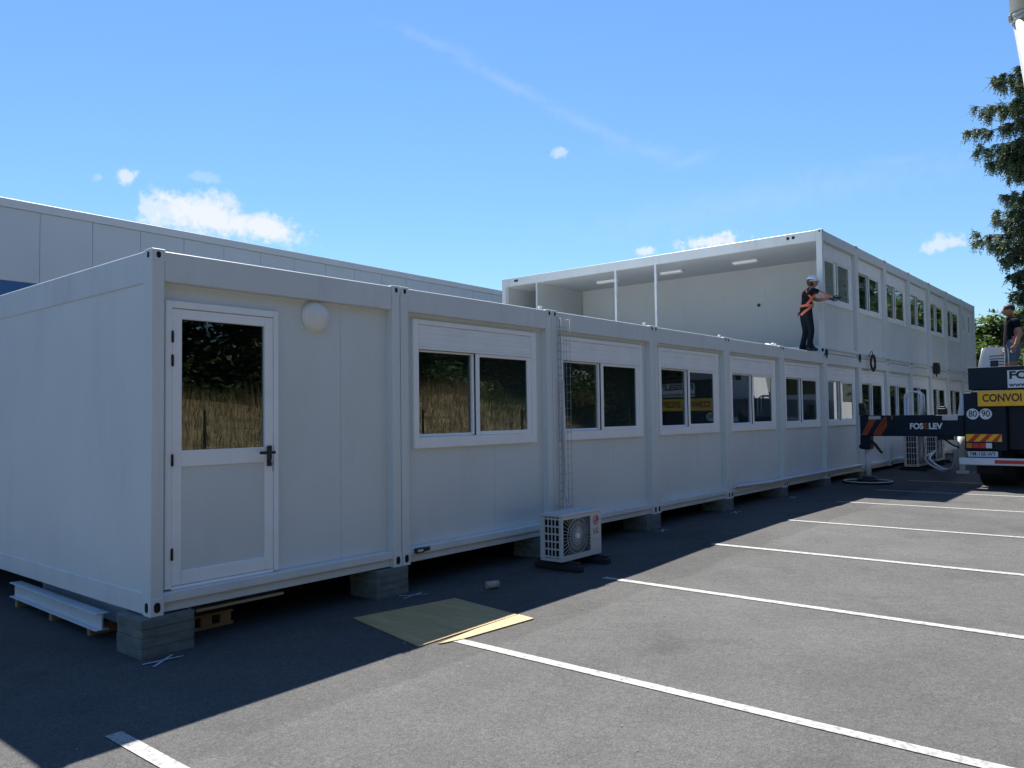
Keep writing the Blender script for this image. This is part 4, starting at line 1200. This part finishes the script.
for b_, nm, m in ((bm, 'dry_grass', M['straw']), (bm2, 'green_weeds', M['greengrass'])):
    me = bpy.data.meshes.new(nm); b_.to_mesh(me); b_.free(); me.materials.append(m)
    o = bpy.data.objects.new(nm, me); COL.objects.link(o)
    tag(o, ('tall dry straw-coloured grass on the bank across the car park' if nm == 'dry_grass' else 'patches of green weeds on the bank across the car park'), 'grass', kind='stuff')
# mesh fence
fn = empty('mesh_fence', (-20, -12.6, -.3))
mb = MB()
for i in range(0, 66*5+1): mb.cyl((i*.2, 0, .05), (i*.2, 0, 1.72), .004, n=3, cap=False)
for i in range(9): mb.cyl((0, .004, .08+i*.2), (66, .004, .08+i*.2), .005, n=3, cap=False)
mb.build('mesh_panel', M['fence'], fn)
pm = None
for i in range(27):
    if pm is None:
        mb = MB(); mb.box(-.03, .03, -.06, -.006, -.1, 1.95, .004); mb.ball((0, -.033, 1.95), .04, .04, .03, 8); pm = mb.build('fence_post', M['fence'], fn)
    else:
        c = pm.copy(); COL.objects.link(c); c.parent = fn; c.location = (i*2.5, 0, 0)
tag(fn, 'green wire mesh fence along the grass bank, mirrored in the window glass', 'fence')
rng = random.Random(21)
protoA = broad_tree('roadside_tree', (-6, -27, 1.5), 11, 5.2, 31, 34000, .15, M['leafdark'], 'dark dense tree on the grass bank mirrored in the cabin windows', 'trees on the grass bank', 22, .06)
protoB = broad_tree('roadside_tree', (2, -29, 1.5), 13, 5.4, 37, 34000, .15, M['leafdark'], 'dark dense tree on the grass bank mirrored in the cabin windows', 'trees on the grass bank', 24, .06)
for i in range(26):
    c = copy_tree(protoA if i % 2 else protoB)
    c.location = (-22+i*3.3+rng.uniform(-.8, .8), -25-(i % 3)*3.2+rng.uniform(-.7, .7), .6)
    c.rotation_euler.z = rng.uniform(0, 6.28); s = rng.uniform(.85, 1.2); c.scale = (s, s, s*rng.uniform(.9, 1.1))

for i, (x, y) in enumerate(((35, -11), (39.5, -9.5), (44, -11), (49, -9), (54, -10), (60, -8), (66, -9), (73, -6), (80, -4), (37, -16), (47, -15), (57, -14))):
    c = copy_tree(protoA if i % 2 else protoB); c.location = (x, y, -.2); c.rotation_euler.z = rng.uniform(0, 6.28); s = rng.uniform(.7, .95); c.scale = (s, s, s)
    tag(c, 'dark dense tree at the far right end of the car park behind the truck', group='trees at the end of the car park')
# ------------------------------------------------------------------ camera
RV, UV, FV = Vector((0.64116008, -0.7672897, -0.01342678)), Vector((-0.02248686, -0.03627342, 0.99908887)), Vector((0.76707763, 0.64027397, 0.04051101))
cd = bpy.data.cameras.new('camera'); co = bpy.data.objects.new('camera', cd); COL.objects.link(co)
rm = Matrix((RV, UV, -FV)).transposed().to_4x4()
co.matrix_world = Matrix.Translation((-2.7423, -5.7223, 1.4166)) @ rm
cd.sensor_width = 36; cd.lens = 792.46/1024*36; cd.clip_end = 3000; cd.clip_start = .05
SC.camera = co

# ------------------------------------------------------------------ light and sky
sd = Vector((.405, .485, 1.0)).normalized()
el = math.asin(sd.z); az = math.atan2(sd.x, sd.y)
sl = bpy.data.lights.new('sun', 'SUN'); so = bpy.data.objects.new('sun', sl); COL.objects.link(so)
sl.energy = 3.8; sl.angle = R(.53); sl.color = (1.0, .965, .91)
so.rotation_euler = sd.to_track_quat('Z', 'Y').to_euler(); so.location = (10, 10, 30)
wd = bpy.data.worlds.new('World'); SC.world = wd; wd.use_nodes = True
nt = wd.node_tree; N, L = nt.nodes, nt.links
bg = N['Background']
sky = N.new('ShaderNodeTexSky'); sky.sky_type = 'NISHITA'; sky.sun_disc = False
sky.sun_elevation = el; sky.sun_rotation = az
sky.altitude = 100; sky.air_density = 1.5; sky.dust_density = .0; sky.ozone_density = 7.0
def vmath(op, a, b=None):
    n = N.new('ShaderNodeVectorMath'); n.operation = op
    for i, v in enumerate((a, b)):
        if v is None: continue
        if isinstance(v, (tuple, Vector)): n.inputs[i].default_value = tuple(v)
        else: L.new(v, n.inputs[i])
    return n
def m1(op, a, b=None, c=None, clamp=False):
    n = N.new('ShaderNodeMath'); n.operation = op; n.use_clamp = clamp
    for i, v in enumerate((a, b, c)):
        if v is None: continue
        if isinstance(v, (int, float)): n.inputs[i].default_value = v
        else: L.new(v, n.inputs[i])
    return n.outputs[0]
tc = N.new('ShaderNodeTexCoord'); dirv = vmath('NORMALIZE', tc.outputs['Generated']).outputs[0]
n1 = N.new('ShaderNodeTexNoise'); n1.inputs['Scale'].default_value = 34; n1.inputs['Detail'].default_value = 12; n1.inputs['Roughness'].default_value = .62
L.new(dirv, n1.inputs['Vector'])
n2 = N.new('ShaderNodeTexNoise'); n2.inputs['Scale'].default_value = 120; n2.inputs['Detail'].default_value = 8; n2.inputs['Roughness'].default_value = .6
L.new(dirv, n2.inputs['Vector'])
nf = m1('ADD', m1('MULTIPLY', m1('SUBTRACT', n1.outputs['Fac'], .5), 1.0), m1('MULTIPLY', m1('SUBTRACT', n2.outputs['Fac'], .5), .55))
# clouds: bearing (deg clockwise from +Y), elevation, half width, half height, roll, strength, noise, softness   (all angles in degrees)
CLOUDS = [(28.93, 13.54, 4.71, 1.78, -6.0, 0.93, 1.7, 0.75),
          (32.83, 13.07, 3.5, 1.19, -14.0, 0.93, 1.7, 0.75),
          (26.13, 13.65, 2.01, 1.24, 0.0, 0.68, 2.6, 0.7),
          (23.96, 15.75, 0.7, 0.62, 0.0, 0.68, 2.6, 0.7),
          (22.45, 15.45, 0.46, 0.31, 0.0, 0.255, 2.6, 0.7),
          (28.73, 16.11, 1.24, 0.39, 0.0, 0.2, 2.6, 0.7),
          (64.55, 11.98, 2.09, 0.7, 2.0, 0.85, 2.6, 0.7),
          (59.94, 11.49, 0.93, 0.46, 4.0, 0.765, 2.6, 0.7),
          (79.04, 10.54, 1.47, 0.62, 10.0, 0.637, 2.6, 0.7),
          (53.74, 18.5, 0.7, 0.46, 10.0, 0.468, 2.6, 0.7),
          (45.05, 25.51, 5.04, 0.67, -19, 0.12, 1.3, 1.3),
          (49.93, 23.19, 5.71, 0.67, -26, 0.15, 1.3, 1.3),
          (56.1, 20.18, 6.04, 0.74, -25, 0.14, 1.3, 1.3),
          (60.37, 18.24, 4.04, 0.94, -12, 0.12, 1.3, 1.3),
          (63.17, 17.51, 2.69, 0.61, 14, 0.12, 1.3, 1.3),
          (76.68, 15.98, 4.04, 0.54, 0, 0.08, 1.3, 1.3),
          (67.85, 14.48, 17.01, 2.02, 5, 0.1, 1.3, 1.3)]
cover = None
for bear, elv, hw, hh, roll, stg, nz_, soft in CLOUDS:
    b, e = R(bear), R(elv)
    C = Vector((math.sin(b)*math.cos(e), math.cos(b)*math.cos(e), math.sin(e)))
    Rt = Vector((math.cos(b), -math.sin(b), 0)); Up = Rt.cross(C)
    r_ = R(roll); A = Rt*math.cos(r_)+Up*math.sin(r_); B = Up*math.cos(r_)-Rt*math.sin(r_)
    dc = m1('MAXIMUM', vmath('DOT_PRODUCT', dirv, C).outputs['Value'], .001)
    u = m1('DIVIDE', m1('DIVIDE', vmath('DOT_PRODUCT', dirv, A).outputs['Value'], dc), math.tan(R(hw)))
    v = m1('DIVIDE', m1('DIVIDE', vmath('DOT_PRODUCT', dirv, B).outputs['Value'], dc), math.tan(R(hh)))
    rr = m1('SQRT', m1('ADD', m1('MULTIPLY', u, u), m1('MULTIPLY', v, v)))
    f = m1('SUBTRACT', 1.0, rr)
    f = m1('MULTIPLY_ADD', nf, nz_, f)
    mr = N.new('ShaderNodeMapRange'); mr.interpolation_type = 'SMOOTHSTEP'; mr.inputs[1].default_value = 0; mr.inputs[2].default_value = soft; mr.inputs[4].default_value = stg
    L.new(f, mr.inputs[0])
    cover = mr.outputs[0] if cover is None else m1('MAXIMUM', cover, mr.outputs[0])
mx = N.new('ShaderNodeMix'); mx.data_type = 'RGBA'
tint = N.new('ShaderNodeMix'); tint.data_type = 'RGBA'; tint.blend_type = 'MULTIPLY'; tint.inputs['Factor'].default_value = 1
L.new(sky.outputs[0], tint.inputs[6]); tint.inputs[7].default_value = (.66, .80, .96, 1)
L.new(cover, mx.inputs['Factor']); L.new(tint.outputs[2], mx.inputs[6]); mx.inputs[7].default_value = (5.9, 6.1, 6.4, 1)
L.new(mx.outputs[2], bg.inputs['Color']); bg.inputs['Strength'].default_value = .054

vs = SC.view_settings
vs.view_transform = 'Standard'; vs.look = 'None'; vs.gamma = 1; vs.use_curve_mapping = False
vs.exposure = 1.52
